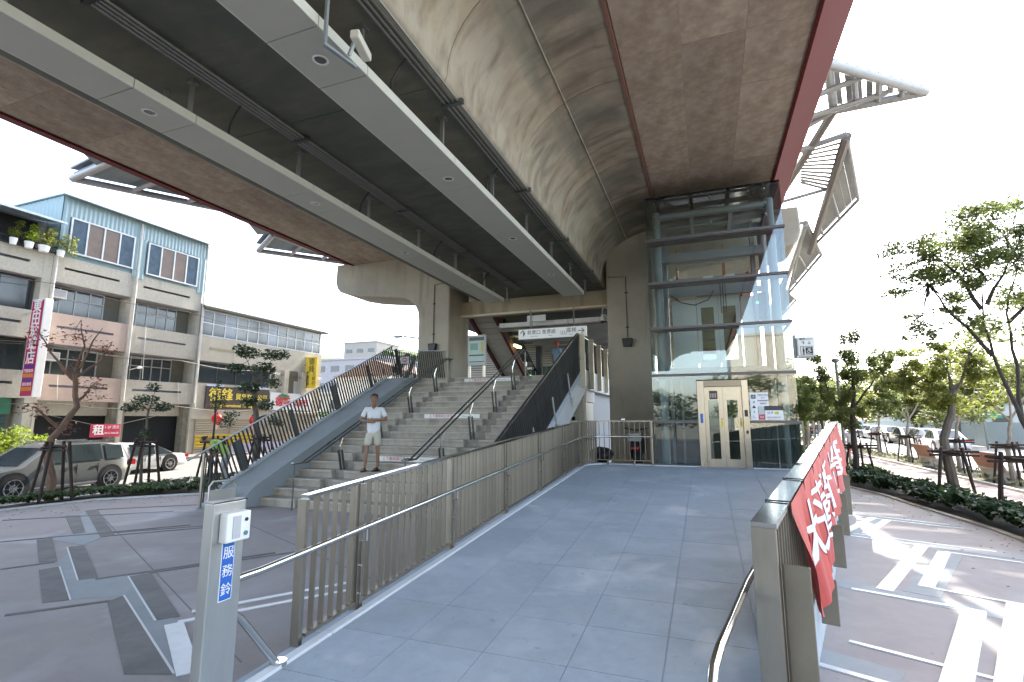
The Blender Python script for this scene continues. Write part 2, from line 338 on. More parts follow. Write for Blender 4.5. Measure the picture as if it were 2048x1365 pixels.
MB().box(5.7, 5.82, -10, 90, -.3, .03).build('path_kerb', KERBW)['kind'] = 'structure'
MB().box(8.1, 9.55, -10, 90, -.3, .0).build('planting_bed', M('grassy verge soil', (.12, .11, .05), .95, var=.4, scale=5))['kind'] = 'structure'
MB().box(9.5, 9.64, -10, 90, -.3, .06).build('road_kerb', KERBW)['kind'] = 'structure'
MB().box(-15.5, -15.36, -40, 90, -.3, .0).build('road_kerb', KERBW)['kind'] = 'structure'
MB().box(-32, -26.2, -40, 90, -.3, -.03).build('arcade_pavement', M('arcade floor', (.22, .2, .18), .8, var=.15))['kind'] = 'structure'

# ------------------------------------------------------------ viaduct
via = thing('viaduct', 'concrete station viaduct on box girder with curved haunch and brown soffit panels', 'viaduct', (-5.6, 16, 0))
def vault(cx, sgn):
    pts = [(cx+sgn*2.42, 6.5), (cx+sgn*2.5, 6.53), (cx+sgn*2.54, 6.6)]
    for i in range(1, 13):
        t = math.pi/2*i/12; pts.append((cx+sgn*(4.42-1.88*math.cos(t)), 6.62+1.48*math.sin(t)))
    return pts
prof = vault(-5.6, 1)+[(-1.1, 8.1), (-1.1, 8.26), (2.0, 8.26), (2.9, 9.5), (-14.1, 9.5), (-13.2, 8.26), (-10.1, 8.26), (-10.1, 8.1)]+vault(-5.6, -1)[::-1]
seg0 = None
for k in range(29):
    y = -24.4+3*k
    if seg0 is None:
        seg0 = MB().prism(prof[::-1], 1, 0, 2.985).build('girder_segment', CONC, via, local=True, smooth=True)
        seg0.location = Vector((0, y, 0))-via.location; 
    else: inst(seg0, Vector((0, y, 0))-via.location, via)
MB().box(-14.1, 2.9, -24.4, 62, 9.52, 9.7).build('deck_slab', CONC, via)
for nm, mat, x0, z0 in [('soffit_panel', SOFFIT, 0, 0)]:
    pn = MB().box(0, .994, 0, 1.494, 0, .05).build(nm, mat, via, local=True)
    first = True
    for k in range(-14, 30):
        for x in (-1.07, -.072, .926, -13.12, -12.122, -11.124) if k < 13 else (-.07, .93, -13.12):
            L = Vector((x, 1.5*k+.7, 8.19+.0015*random.random()))-via.location
            if first: pn.location = L; first = False
            else: inst(pn, L, via)
MB().tube([(-2.17, -24, 7.858), (-2.17, 16.4, 7.858)], .014, 6).build('sealant_line', M('pale sealant', (.42, .39, .32), .8, var=.3, scale=4), via)
MB().box(-1.15, -1.085, -24, 60, 8.08, 8.2).build('edge_strip', RUST, via)
MB().prism([(1.91, 8.16), (1.97, 8.14), (2.87, 9.44), (2.8, 9.49)], 1, -24, 60).build('red_fascia', REDP, via)
MB().prism([(-13.13, 8.14), (-13.95, 8.42), (-14.15, 9.5), (-14.0, 9.5), (-13.9, 8.5), (-13.13, 8.2)], 1, -24, 60).build('red_fascia', REDP, via)

pier = thing('viaduct_pier', 'twin column concrete pier with cantilever cap arms behind the stairs and glass lift', 'pier', (-5.55, 17.35, 0))
capL = [(-13.98, 8.28), (-14.0, 7.55), (-13.92, 7.28), (-13.78, 7.12), (-13.5, 7.02), (-12.7, 6.85), (-11.2, 6.68), (-10.75, 6.62), (-10.45, 6.5), (-10.22, 6.3), (-10.09, 6.05), (-10.04, 5.7), (-10.04, 4.2)]
lcol = capL+[(-10.04, -.3), (-8.86, -.3), (-8.72, -.2), (-8.72, 8.28)]
MB().prism(lcol, 1, 16.5, 18.2).build('column', PIERC, pier, bevel=.06)
capR = [(-11.1-x, z) for x, z in capL[:-1]]
rcol = [(-2.9, 8.28), (-2.9, -.3), (-1.06, -.3)]+capR[::-1]
MB().prism(rcol, 1, 16.5, 18.2).build('column', PIERC, pier, bevel=.06)
MB().box(-8.73, -2.89, 17.5, 18.15, 5.95, 6.48).build('cross_beam', M('buff beam concrete', (.42, .36, .25), .8, var=.1, streak=[((3, 3, .4), (.25, .22, .16), .55, .7)]), pier)
MB().box(-8.7, -2.92, 17.36, 17.49, 5.86, 5.93).build('cable_tray', M('cream tray', (.7, .62, .45), .5), pier)
for X, y0 in ((-9.35, 16.5), (-2.25, 16.5)):     # surface conduits with junction boxes on both columns
    t = thing('conduit', 'thin conduit running down the %s pier column to a black speaker box' % ('stair side' if X < -5 else 'lift side'), 'conduit', (X, 16.45, 3.9 if X < -5 else 4.0))
    zt, zb = (7.0, 4.75) if X < -5 else (6.6, 4.55)
    dx = .75 if X < -5 else -.6
    MB().tube([(X, y0-.03, zb), (X, y0-.03, zt), (X+dx, y0-.03, zt+.04)], .014, 6).build('pipe', BLACK, t)
    for zz_ in (zb+.35, zb+1.5): MB().box(X-.05, X+.05, y0-.04, y0+.01, zz_, zz_+.03).build('clip', BLACK, t)
    MB().prism([(X-.17, zb), (X+.17, zb), (X+.13, zb-.27), (X-.13, zb-.27)], 1, y0-.16, y0-.01).build('speaker_box', BLACK, t, bevel=.02)

# unseen roof added above the deck to shade the plaza; gap leaves lit strip
rf = thing('shade_roof', 'unseen added roof on posts above the viaduct deck, shaped to shade the plaza', 'roof', (-5.6, 20, 9.7))
RFM = M('grey roof sheet', (.4, .41, .41), .5, .2)
MB().box(-16, 3.0, -5, 60, 16.0, 16.2).build('roof_sheet', RFM, rf)
for k in range(43): MB().box(3.87, 5.3, -5+1.5*k, -5+1.5*k+1.36, 16.05, 16.1).build('shade_panel', RFM, rf)
for k in range(11):
    y = -4.9+6.4*k
    MB().bar((-16, y, 15.9), (5.3, y, 15.98), .14, .14).build('roof_beam', RFM, rf)
    for x in (-12.5, 1.4): MB().tube([(x, y, 9.7), (x, y, 15.85)], .14, 10).build('roof_post', RFM, rf)

# ------------------------------------------------------------ lighting troughs hanging under the girder
for ti, (x0, x1, lab) in enumerate([(-6.82, -6.2, 'long grey lighting trough hung under the girder, the one over the stairs left flight'),
                                    (-4.1, -3.46, 'wide grey lighting trough with camera bracket, nearer the curved haunch')]):
    t = thing('lighting_trough', lab, 'light trough', ((x0+x1)/2, 5, 5.9), group='lighting troughs under the viaduct')
    xs = x1 if ti == 0 else x1
    for k in range(-3, 5):
        yb = .6+3*k
        if yb > 12.7: continue
        for a, b in ((yb, yb+.8), (yb+.8, yb+3.0)):
            b = min(b, 15.7)
            MB().box(x0, x1-.003, a+.006, b-.006, 5.9, 5.93).build('trough_panel', TROUGH, t)
            MB().box(x1-.0, x1+.02, a+.006, b-.006, 5.9, 6.02).build('trough_edge', TRLIT, t)
            MB().box(x0-.02, x0, a+.006, b-.006, 5.9, 6.02).build('trough_edge', TRLIT, t)
    for k in range(-1, 5):
        yc = 1+3*k; xc = (x0+x1)/2+.02
        if yc > 15.6: continue
        d = MB(); pts = 20
        for ri, ro, z0_, z1_ in ((.07, .09, 5.885, 5.899),):
            vs = []
            for i in range(pts):
                a = 2*math.pi*i/pts
                vs += [(xc+ro*math.cos(a), yc+ro*math.sin(a), 5.893), (xc+ri*math.cos(a), yc+ri*math.sin(a), 5.885), (xc+ri*.9*math.cos(a), yc+ri*.9*math.sin(a), 5.899)]
            fs = []
            for i in range(pts):
                j = (i+1) % pts; fs += [(3*i, 3*j, 3*j+1, 3*i+1), (3*i+1, 3*j+1, 3*j+2, 3*i+2)]
            d.add(vs, fs)
        dl = d.build('downlight', WHITEP, t)
        MB().tube([(xc, yc, 5.9), (xc, yc, 5.894)], .064, 16).build('lamp_glass', M('downlight reflector', (.25, .25, .24), .15, .9), dl)
    for y in [(-2.2+1.95*k) for k in range(10)]:
        if y > 15.5: continue
        for xh in (x1-.05, x0+.06):
            MB().bar((xh, y+.7, 6.0), (xh, y+.7, 6.52), .055, .04).build('hanger', GALV, t)
        MB().box(x1-.11, x1+.01, y+.65, y+.75, 6.47, 6.51).build('hanger_plate', GALV, t)
    for k in range(4): MB().tube([(x1+.2+.07*k, -6, 6.44), (x1+.2+.07*k, 16.3, 6.44)], .02, 6).build('conduit', GALV, t)
    for y in [1.9+3*k for k in range(-1, 5)]:
        MB().tube([(x1+.2, y, 6.43), (x1+.1, y+.02, 6.36), (x1-.02, y+.03, 6.2), (x1-.03, y+.03, 5.94)], .016, 6).build('drop_cable', BLACK, t)
        MB().box(x1+.16, x1+.48, y+1.0, y+1.06, 6.40, 6.47).build('conduit_clamp', DKRAIL, t)
t = thing('security_camera', 'cream box security camera on an angled steel bracket hanging under the viaduct', 'camera', (-3.3, 3.9, 5.9))
MB().bar((-3.36, 3.62, 6.5), (-3.36, 3.62, 5.66), .03, .03).bar((-3.36, 3.6, 5.68), (-3.28, 4.0, 5.68), .04, .03).build('bracket', GREYST, t)
MB().hexa([(-3.2, 3.78, 5.84), (-3.10, 3.80, 5.84), (-3.14, 4.08, 5.76), (-3.24, 4.06, 5.76)], [(-3.2, 3.78, 5.93), (-3.10, 3.80, 5.93), (-3.14, 4.08, 5.85), (-3.24, 4.06, 5.85)]).build('camera_body', M('cream plastic', (.62, .6, .5), .4), t, bevel=.015)
MB().bar((-3.25, 3.85, 5.7), (-3.18, 3.85, 5.86), .03, .03).build('camera_mount', GREYST, t)
MB().tube([(-3.19, 4.07, 5.805), (-3.19, 4.09, 5.8)], .035, 12).build('lens', BLACK, t)
# ------------------------------------------------------------ staircase
RI, RU = 2/11, .391
def SY(n): return 9.47+RU*(n-1)
st = thing('staircase', 'wide grey stone public staircase climbing to the station concourse', 'stairs', (-6.9, 9.4, 0))
cols = [(-9.9, -8.83, STONE), (-8.83, -8.46, STONEB), (-8.46, -5.96, STONE), (-5.96, -5.52, STONEB), (-5.52, -3.86, STONE)]
for n in range(1, 20):
    y0, y1 = SY(n), SY(n+1)+.02; zt = RI*n
    if n == 19: y1 = 16.9
    if n > 1 or True:
        for a, b in ((-9.9, -8.835), (-8.455, -5.965), (-5.515, -3.86)): MB().box(a+.004, b-.004, y0-.0235, y0+.03, zt-.014, zt+.0015).build('nosing', M('lit pale nosing', (.47, .44, .38), .7, var=.15, scale=5), st)  # pale strip paints the sky-lit front edge of each tread
    for ci, (a, b, m_) in enumerate(cols):
        if m_ is STONEB:
            MB().prism([(y0+.13, zt-RI-.02), (y0+.13, zt+.004), (y1+.13, zt+.004), (y1+.13, zt-RI-.02)], 0, a+.003, b-.003).build('step_band', m_, st); continue
        L = b-a; k = max(1, round(L/1.05)); cuts = [a]
        off = (.5 if n % 2 else 0)*L/k
        x = a+off if off else a+L/k
        while x < b-.15:
            cuts.append(x); x += L/k
        cuts.append(b)
        for c0, c1 in zip(cuts, cuts[1:]):
            if c1-c0 < .05: continue
            e = .0025
            MB().prism([(y0, zt-RI-.0), (y0, zt-.062), (y0-.022, zt-.055), (y0-.022, zt-.012), (y0-.012, zt), (y1, zt), (y1, zt-RI)], 0, c0+e, c1-e).build('step_stone', m_, st)
MB().prism([(9.5, -.2), (9.6, 0), (16.6, 3.2), (16.6, -.2)], 0, -9.88, -3.9).build('stair_core', PIERC, st)
# left sloping channel and its kerb
def par(x0, x1, h, name, mat, ya=8.75, hb=-.5):
    z = lambda y: max(0.0, min(3.47, RI*(1+(y-9.47)/RU)+h))
    ys = [ya, 9.3, 16.5-h/.465, 17.2]
    top = [(y, z(y)) for y in ys]
    top[0] = (8.75, .02)
    MB().prism([(17.2, -.2), (8.75, -.2)]+top, 0, x0, x1).build(name, mat, st)
par(-10.78, -9.9, .34, 'side_channel', CHAN)
par(-10.92, -10.78, .40, 'channel_kerb', M('pale render', (.42, .45, .45), .7))
par(-9.96, -9.88, .36, 'inner_kerb', CHAN)
MB().box(-11.25, -9.9, 17.2, 45, 2.9, 3.46).build('platform_edge', CHAN, st)
plat = MB().box(-9.9, -3.86, 16.9, 48, 2.95, 3.454).build('concourse_floor', M('concourse paving', (.3, .29, .26), .6, var=.08)); plat['kind'] = 'structure'
# right stringer, recessed wall, vents
zz2 = lambda y, h: RI*(1+(y-9.47)/RU)+h
STR = M('pale grey stringer', (.5, .54, .56), .6, var=.05)
MB().prism([(9.3, .25), (16.25, zz2(16.25, .2)), (16.45, 3.6), (18.6, 3.6), (18.6, 2.95), (16.6, 2.95), (10.6, .2), (9.3, .0)], 0, -3.86, -3.66).build('stringer', STR, st)
MB().box(-3.86, -3.66, 18.62, 45, 2.95, 3.6).build('platform_beam', STR, st)
MB().prism([(10.0, -.2), (10.5, .4), (16.5, 3.2), (18.4, 3.2), (18.4, -.2)], 0, -4.1, -3.95).build('side_wall', M('grey side wall', (.33, .35, .37), .8, var=.06), st)
MB().box(-3.98, -3.9, 13.9, 15.4, .2, .3).build('wall_pipe', GREYST, st)
for k in range(6):
    MB().box(-3.96, -3.90, 15.5, 15.95, 1.35+.2*k, 1.47+.2*k).build('vent_slot', BLACK, st)
MB().box(-3.95, -3.9, 18.42, 44, -.2, 2.94).build('under_wall', M('grey side wall', (0, 0, 0)), st)
MB().box(-4.0, -3.72, 16.4, 16.75, -.2, 2.95).build('side_pilaster', M('buff pilaster', (.45, .41, .33), .8, var=.08), st)
MB().box(-4.3, -3.85, 17.0, 17.05, -.2, 2.6).box(-3.84, -3.78, 16.8, 18.2, -.2, 2.55).build('service_door', M('pale green door panel', (.5, .55, .52), .5, var=.04), st)
MB().box(-3.86, -3.74, 16.76, 18.3, 2.56, 2.95).build('door_lintel', STR, st)
# warning strips with writing on three risers
RED = M('red sign ink', (.5, .04, .04), .6)
for n, lab in ((6, 'lowest'), (12, 'middle'), (19, 'topmost')):
    t = thing('warning_strip', '%s of the three white safety strips with red characters stuck on the stair risers' % lab, 'sign', (-7.1, SY(n)-.01, RI*(n-.5)), group='safety strips on the stair risers')
    x0, x1 = -8.05, -6.2; z0, z1 = RI*n-.165, RI*n-.045
    y_ = SY(n)-.027
    MB().box(x0, x1, y_, y_+.004, z0, z1).build('strip_plate', WHITEP, t)
    text('lettering', '上下樓梯請注意安全', .1, RED, t, (x0+.62, y_-.002, (z0+z1)/2), FACE_MY, .001)
    text('lettering', 'Watch your step', .045, M('grey ink', (.2, .2, .2), .6), t, (x1-.42, y_-.002, (z0+z1)/2), FACE_MY, .001)

# ------------------------------------------------------------ slatted fences
def fins(par_, n, pos, h, lean, mat, depth=.055, th=.012, across=(1, 0, 0), name='slat'):
    """n slats along pos(i) -> base point; one shared mesh"""
    a = Vector(across).normalized(); up = Vector(lean).normalized(); t = a.cross(up).normalized()
    b0 = [a*(-depth/2)-t*th/2, a*(depth/2)-t*th/2, a*(depth/2)+t*th/2, a*(-depth/2)+t*th/2]
    src = None
    off = par_.location
    for i in range(n):
        p = Vector(pos(i))
        if src is None:
            src = MB().hexa(b0, [v+up*h for v in b0]).build(name, mat, par_, local=True); src.location = p-off
        else: inst(src, p-off, par_)
# left stair fence
SL = math.atan2(RI, RU); LEAN = (0, -math.sin(SL), math.cos(SL)); SLD = Vector((0, math.cos(SL), math.sin(SL)))
f = thing('stair_fence', 'dark slatted balustrade along the outer street side of the stairs', 'fence', (-10.87, 9, 0))
def top(y): return zz2(y, .4)
P0 = Vector((-10.87, 9.15, .36))
nL = 68
fins(f, nL, lambda i: P0+SLD*(.12*i), 1.0, LEAN, DARKST, .05, .014)
e = P0+SLD*(.12*nL)
MB().bar(P0+Vector(LEAN)*1.0-SLD*.45, e+Vector(LEAN)*1.0, .05, .025).build('top_rail', GREYST, f)
MB().bar(P0+Vector(LEAN)*.04, e+Vector(LEAN)*.04, .04, .02).build('bottom_rail', GREYST, f)
MB().box(-10.9, -10.84, 8.7, 8.74, 0, 1.2).build('end_post', STEEL, f)
for k in range(5):
    q = P0+SLD*(.8+1.85*k)+Vector((.05, 0, 0))
    MB().bar(q-Vector(LEAN)*.25, q+Vector(LEAN)*.85, .05, .15).build('post', M('dark fence post', (.09, .095, .09), .5, .3), f)
for k in range(3):
    MB().box(-10.88, -10.85, 8.78+.12*k, 8.80+.12*k, .1+.05*k, 1.2+.05*k).build('slat', DARKST, f)
f2 = thing('stair_fence', 'dark slatted landing balustrade in front of the pier column foot at the stair top', 'fence', (-9.8, 16.35, 3.45))
A0, A1 = Vector((-10.87, 16.3, 3.5)), Vector((-8.8, 16.4, 3.47))
fins(f2, 26, lambda i: A0.lerp(A1, i/25), 1.0, (-.18, 0, 1), DARKST, .05, .014, (0, 1, 0))
MB().bar(A0+Vector((-.15, 0, 1.05)), A1+Vector((-.1, 0, .98)), .05, .03).build('top_rail', GREYST, f2)
fins(f2, 12, lambda i: Vector((-10.9, 16.5+.12*i, 3.47)), 1.1, (0, -.1, 1), DARKST, .05, .014)
# right stair fence
f = thing('stair_fence', 'tall dark slatted balustrade on the lift side of the stairs with leaning brackets', 'fence', (-3.72, 12, 1))
P1 = Vector((-3.74, 9.0, .02)); nR = 70
fins(f, nR, lambda i: P1+SLD*(.115*i)+Vector((0, 0, .2)), 1.18, LEAN, DARKST, .06, .012)
e = P1+SLD*(.115*nR)+Vector((0, 0, .2))
MB().bar(P1+Vector(LEAN)*1.2+Vector((0, 0, .2)), e+Vector(LEAN)*1.2, .06, .03).build('top_rail', DKRAIL, f)
yl = (e+Vector(LEAN)*1.2).y; zl = (e+Vector(LEAN)*1.2).z
for k in range(4):
    q = P1+SLD*(2.6+1.75*k)+Vector((.07, 0, 0))
    MB().bar(q-Vector(LEAN)*.28, q+Vector(LEAN)*.75, .02, .09).build('bracket', GREYST, f)
    MB().box(q.x-.06, q.x+.05, q.y-.1, q.y+.12, q.z-.12, q.z+.0).build('bracket_foot', GREYST, f)
f = thing('stair_fence', 'dark slatted balustrade along the concourse edge above the service door', 'fence', (-3.72, 19, 3.5))
fins(f, 60, lambda i: Vector((-3.74, yl+.02+.115*i, 3.64)), zl-3.66, (0, 0, 1), DARKST, .06, .012)
MB().bar((-3.74, yl, zl), (-3.74, 26, zl), .06, .03).build('top_rail', DKRAIL, f)
for k in range(5):
    y = yl+.05+1.35*k
    MB().prism([(y, 4.7), (y+.02, 4.7), (y+.03, 4.1), (y+.07, 4.05), (y+.09, 3.0), (y+.0, 3.0), (y-.01, 3.6), (y-.02, 4.1)], 0, -3.68, -3.52).build('edge_post', M('sunlit cream post', (.62, .56, .42), .45, .2), f)  # warm sunlight on the posts is put into this cream colour

# ------------------------------------------------------------ stair handrails
def handrail(x, h, lab, y0, y1):
    t = thing('handrail', lab, 'handrail', (x, y0, 0), group='twin tube handrails on the stairs')
    for hh, dx in ((h, -.07), (h, .07)):
        pts = [(x+dx, y0-.32, zz2(y0, h)), (x+dx, y0, zz2(y0, h))]+[(x+dx, y1, zz2(y1, h)), (x+dx, y1+.35, zz2(y1, h)+.02)]
        MB().tube(pts, .022, 8).build('rail', DKRAIL, t, smooth=True)
    for yy in (y0-.32, y1+.35):
        zc = zz2(y0, h) if yy < y0 else zz2(y1, h)+.02
        MB().tube([(x-.07, yy, zc), (x-.03, yy+(-.06 if yy < y0 else .06), zc), (x+.03, yy+(-.06 if yy < y0 else .06), zc), (x+.07, yy, zc)], .022, 8).build('rail_end', DKRAIL, t, smooth=True)
        MB().tube([(x-.0, yy, zc-.02), (x-.0, yy, 0.0 if yy < y0 else 3.45)], .016, 8).build('end_stanchion', DKRAIL, t, smooth=True)
    for n in (4, 8, 12, 16):
        yb = SY(n)+.1; zb = RI*n
        for dx in (-.05, .05):
            MB().bar((x+dx, yb+.12, zb-.15), (x+dx, yb-.05, zb+h*.62), .018, .07).build('post', M('dark fence post', (.09, .095, .09)), t)
        MB().tube([(x, yb-.05, zb+h*.58), (x, yb-.06, zb+h*.8), (x-.07, yb-.04, zz2(yb-.04, h))], .014, 6).build('rail_arm', POLISH, t)
        MB().tube([(x, yb-.06, zb+h*.7), (x+.07, yb-.02, zz2(yb-.02, h))], .014, 6).build('rail_arm', POLISH, t)
handrail(-8.65, .82, 'twin tube handrail nearer the sloping side channel, beside the standing man', 9.5, 16.2)
handrail(-5.8, .97, 'twin tube handrail in the middle of the stairs', 9.5, 16.3)

# ------------------------------------------------------------ ramp
FD = Vector((.234, .972, 0)).normalized(); FN = Vector((FD.y, -FD.x, 0)); FO = Vector((.2, 3.34, 0))
def xr(y): return FO.x+(y-FO.y)*FD.x/FD.y
ramp = MB()
for ya, yb in ((-1.2, 12.2), (12.2, 13.6)):
    L = []
    for y in (ya, yb): L.append([(-2.94, y, -.29), (xr(y)+.12, y, -.29), (xr(y)+.12, y, rz_(y)-.007), (-2.94, y, rz_(y)-.007)])
    ramp.add(L[0]+L[1], [(0, 1, 2, 3), (7, 6, 5, 4), (0, 4, 5, 1), (1, 5, 6, 2), (2, 6, 7, 3), (3, 7, 4, 0)])
ramp = ramp.build('ramp', GROUT); ramp['kind'] = 'structure'
def ramptile(xa, xb, ya, yb):
    g = .0028; j = random.uniform(-.0015, .0015)
    xb0, xb1 = min(xb-g, xr(ya)-.02), min(xb-g, xr(yb)-.02)
    if xb0 < xa+.02 and xb1 < xa+.02: return
    xb0 = max(xb0, xa+.01); xb1 = max(xb1, xa+.01)
    top_ = [(xa+g, ya+g, rz_(ya)+j), (xb0, ya+g, rz_(ya)+j), (xb1, yb-g, rz_(yb)+j), (xa+g, yb-g, rz_(yb)+j)]
    MB().hexa([(a, b, c-.026) for a, b, c in top_], top_).build('ramp_tile', RAMPT, ramp)
xs_ = [-2.78, -2.18, -1.57, -.96, -.35, .26, .87, 1.48, 2.09, 2.7]
ys_ = [3.57-.625*9+.625*k for k in range(24)]+[13.1]
for ya, yb in zip(ys_, ys_[1:]):
    if ya < -1.1: continue
    for xa, xb in zip(xs_, xs_[1:]): ramptile(xa, xb, ya, yb)
def kerbstrip(x0, x1, h, mat, name):
    for k in range(-1, 12):
        ya, yb = 1.15*k+.004, 1.15*k+1.146
        if yb > 12.6: yb = 12.6
        t_ = [(x0, ya, rz_(ya)+h), (x1, ya, rz_(ya)+h), (x1, yb, rz_(yb)+h), (x0, yb, rz_(yb)+h)]
        MB().hexa([(a, b, c-.12) for a, b, c in t_], t_).build(name, mat, ramp)
kerbstrip(-2.85, -2.78, .022, KERBW, 'kerb_stone'); kerbstrip(-2.95, -2.853, -.005, M('blue grey kerb stone', (.34, .4, .44), .7), 'kerb_stone')
MB().hexa([(-2.85, 12.6, .8), (-2.78, 12.6, .8), (-2.5, 12.98, .8), (-2.56, 13.03, .8)], [(-2.85, 12.6, .905), (-2.78, 12.6, .905), (-2.5, 12.98, .905), (-2.56, 13.03, .905)]).build('kerb_stone', KERBW, ramp)
MB().box(-2.5, -1.28, 12.97, 13.04, .7, .905).build('kerb_stone', KERBW, ramp)
MB().box(-1.27, -.2, 13.0, 13.06, .7, .9).build('sill_strip', WHITEP, ramp)
MB().box(.93, 1.95, 13.0, 13.06, .7, .9).build('sill_strip', WHITEP, ramp)

f = thing('ramp_fence', 'bronze steel slatted fence along the stair side of the ramp with polished top rail', 'fence', (-2.93, 3.2, .3))
def seg(y0, y1):
    n = int((y1-y0)/.112)
    return [(y0+.112*i) for i in range(1, n+1)]
posts = [3.24, 3.92, 5.66, 7.42, 9.12, 10.8, 12.3]
src = None
for a, b in zip(posts, posts[1:]):
    for y in seg(a+.02, b-.06):
        L = Vector((-2.93, y, rz_(y)+.05))-f.location
        if src is None:
            src = MB().hexa([(-.024, -.006, 0), (.024, -.006, 0), (.024, .006, 0), (-.024, .006, 0)], [(-.024, -.006, .99), (.024, -.006, .99), (.024, .006, .99), (-.024, .006, .99)]).build('slat', STEELW, f, local=True)
            src.location = L
        else: inst(src, L, f)
    MB().bar((-2.93, a, rz_(a)+1.055), (-2.93, b-.01, rz_(b)+1.055), .07, .028).build('top_rail', POLISH, f)
    MB().bar((-2.93, a+.05, rz_(a)+.05), (-2.93, b-.05, rz_(b)+.05), .07, .02).build('bottom_rail', STEELW, f)
for i, y in enumerate(posts):
    wd = .045 if i else .03
    MB().box(-2.97, -2.89, y-wd, y+wd*.4, rz_(y)-.02, rz_(y)+1.04).build('post', STEEL, f, bevel=.004)
    if i:
        MB().box(-2.895, -2.875, y-.02, y+.02, rz_(y)-.05, rz_(y)+.55).build('post_fin', STEEL, f)
        MB().tube([(-2.88, y-.01, rz_(y)+.55), (-2.83, y-.01, rz_(y)+.56), (-2.83, y-.01, rz_(y)+.66)], .009, 6).build('rail_bracket', POLISH, f)
        for zb in (.12, .35): MB().tube([(-2.89, y-.02, rz_(y)+zb), (-2.87, y-.02, rz_(y)+zb)], .012, 6).build('bolt', POLISH, f)
# corner and landing returns
cpts = [(-2.93, 12.3), (-2.62, 12.97)]
for i in range(8):
    p = Vector(cpts[0]).lerp(Vector(cpts[1]), (i+.5)/8)
    MB().box(p.x-.02, p.x+.02, p.y-.02, p.y+.02, .93, 1.92).build('slat', STEELW, f)
MB().bar((-2.93, 12.3, 1.94), (-2.62, 12.98, 1.94), .07, .03).build('top_rail', STEEL, f)
hr = thing('handrail', 'polished tube handrail running up the stair side of the ramp', 'handrail', (-2.84, 3, .3))
pts = [(-2.83, y, rz_(y)+.68) for y in (2.75, 4, 8, 12.0)]+[(-2.72, 12.4, 1.56), (-2.5, 12.8, 1.57), (-2.3, 12.88, 1.57), (-1.22, 12.88, 1.57)]
MB().tube([(-2.83, 2.95, rz_(3)+.02), (-2.83, 2.62, rz_(3)+.42), (-2.83, 2.47, rz_(3)+.54), (-2.83, 2.43, rz_(3)+.58), (-2.83, 2.44, rz_(3)+.62), (-2.83, 2.5, rz_(3)+.655), (-2.83, 2.6, rz_(3)+.665)]+pts, .024, 12).build('rail', POLISH, hr, smooth=True)
MB().tube([(-2.83, 2.97, rz_(3)-.0), (-2.83, 2.97, rz_(3)+.03)], .055, 16).build('floor_flange', POLISH, hr, smooth=True)
f = thing('landing_fence', 'thin steel baluster fence across the lift landing in front of the parked scooter', 'fence', (-1.95, 12.98, .9))
for i in range(11):
    MB().box(-2.56+.125*i-.007, -2.56+.125*i+.007, 12.97, 12.99, 1.0, 1.93).build('baluster', STEELW, f)
MB().box(-2.62, -1.24, 12.96, 13.0, 1.93, 1.955).build('top_rail', STEEL, f); MB().box(-2.62, -1.24, 12.96, 13.0, .985, 1.0).build('bottom_rail', STEEL, f)
for x in (-2.35, -1.7, -1.27): MB().box(x-.02, x+.02, 12.93, 12.97, .88, 1.93 if x > -1.3 else 1.0).build('post', STEEL, f)

# right ramp fence
f = thing('ramp_fence', 'bronze steel slatted fence on the plaza side of the ramp carrying a red banner', 'fence', tuple(FO))
def FP(s, n, z=None): 
    p = FO+FD*s+FN*n; return Vector((p.x, p.y, rz_(p.y) if z is None else z))
LF = 10.0
src = None
for i in range(88):
    s = .06+.113*i
    if s > LF-.05: break
    p = FP(s, .075); L = Vector((p.x, p.y, p.z+.02))-f.location
    if src is None:
        a = FN*.045; b = FD*.008
        src = MB().hexa([-a-b, a-b, a+b, -a+b], [v+Vector((0, 0, 1.0)) for v in (-a-b, a-b, a+b, -a+b)]).build('slat', STEELW, f, local=True); src.location = L
    else: inst(src, L, f)
def fbox(s0, s1, n0, n1, zl0, zh0, name, mat, par_=None, bevel=0):
    b = [FP(s0, n0), FP(s1, n0), FP(s1, n1), FP(s0, n1)]
    return MB().hexa([v+Vector((0, 0, zl0)) for v in b][::-1], [v+Vector((0, 0, zh0)) for v in b][::-1]).build(name, mat, par_ or f, bevel=bevel)
fbox(0, .035, .0, .13, -.02, 1.035, 'end_post', STEEL, bevel=.004)
for k in range(6): fbox(k*LF/6+.003, (k+1)*LF/6-.003, -.0, .135, 1.03, 1.06, 'top_rail', POLISH)
fbox(.1, LF, .04, .11, .0, .025, 'bottom_rail', STEELW)
for k in range(5):
    s = .12+2.1*k
    p = FP(s, .205); wv = FD*.012; nv = FN*.05
    zt, zb = p.z+(.82 if k == 0 else .12), .22
    wv = FD*.006; nv = FN*.07
    MB().hexa([p+v+Vector((0, 0, zb-p.z)) for v in (-wv-nv, wv-nv, wv+nv, -wv+nv)], [p+v+Vector((0, 0, zt-p.z)) for v in (-wv-nv, wv-nv, wv+nv, -wv+nv)]).build('hanging_post', M('bronze post', (.25, .22, .17), .45, .6, var=.12), f, bevel=.01)
    MB().bar(FP(s, .11, .4), FP(s, .16, .4), .1, .06).build('bolt_plate', STEEL, f)
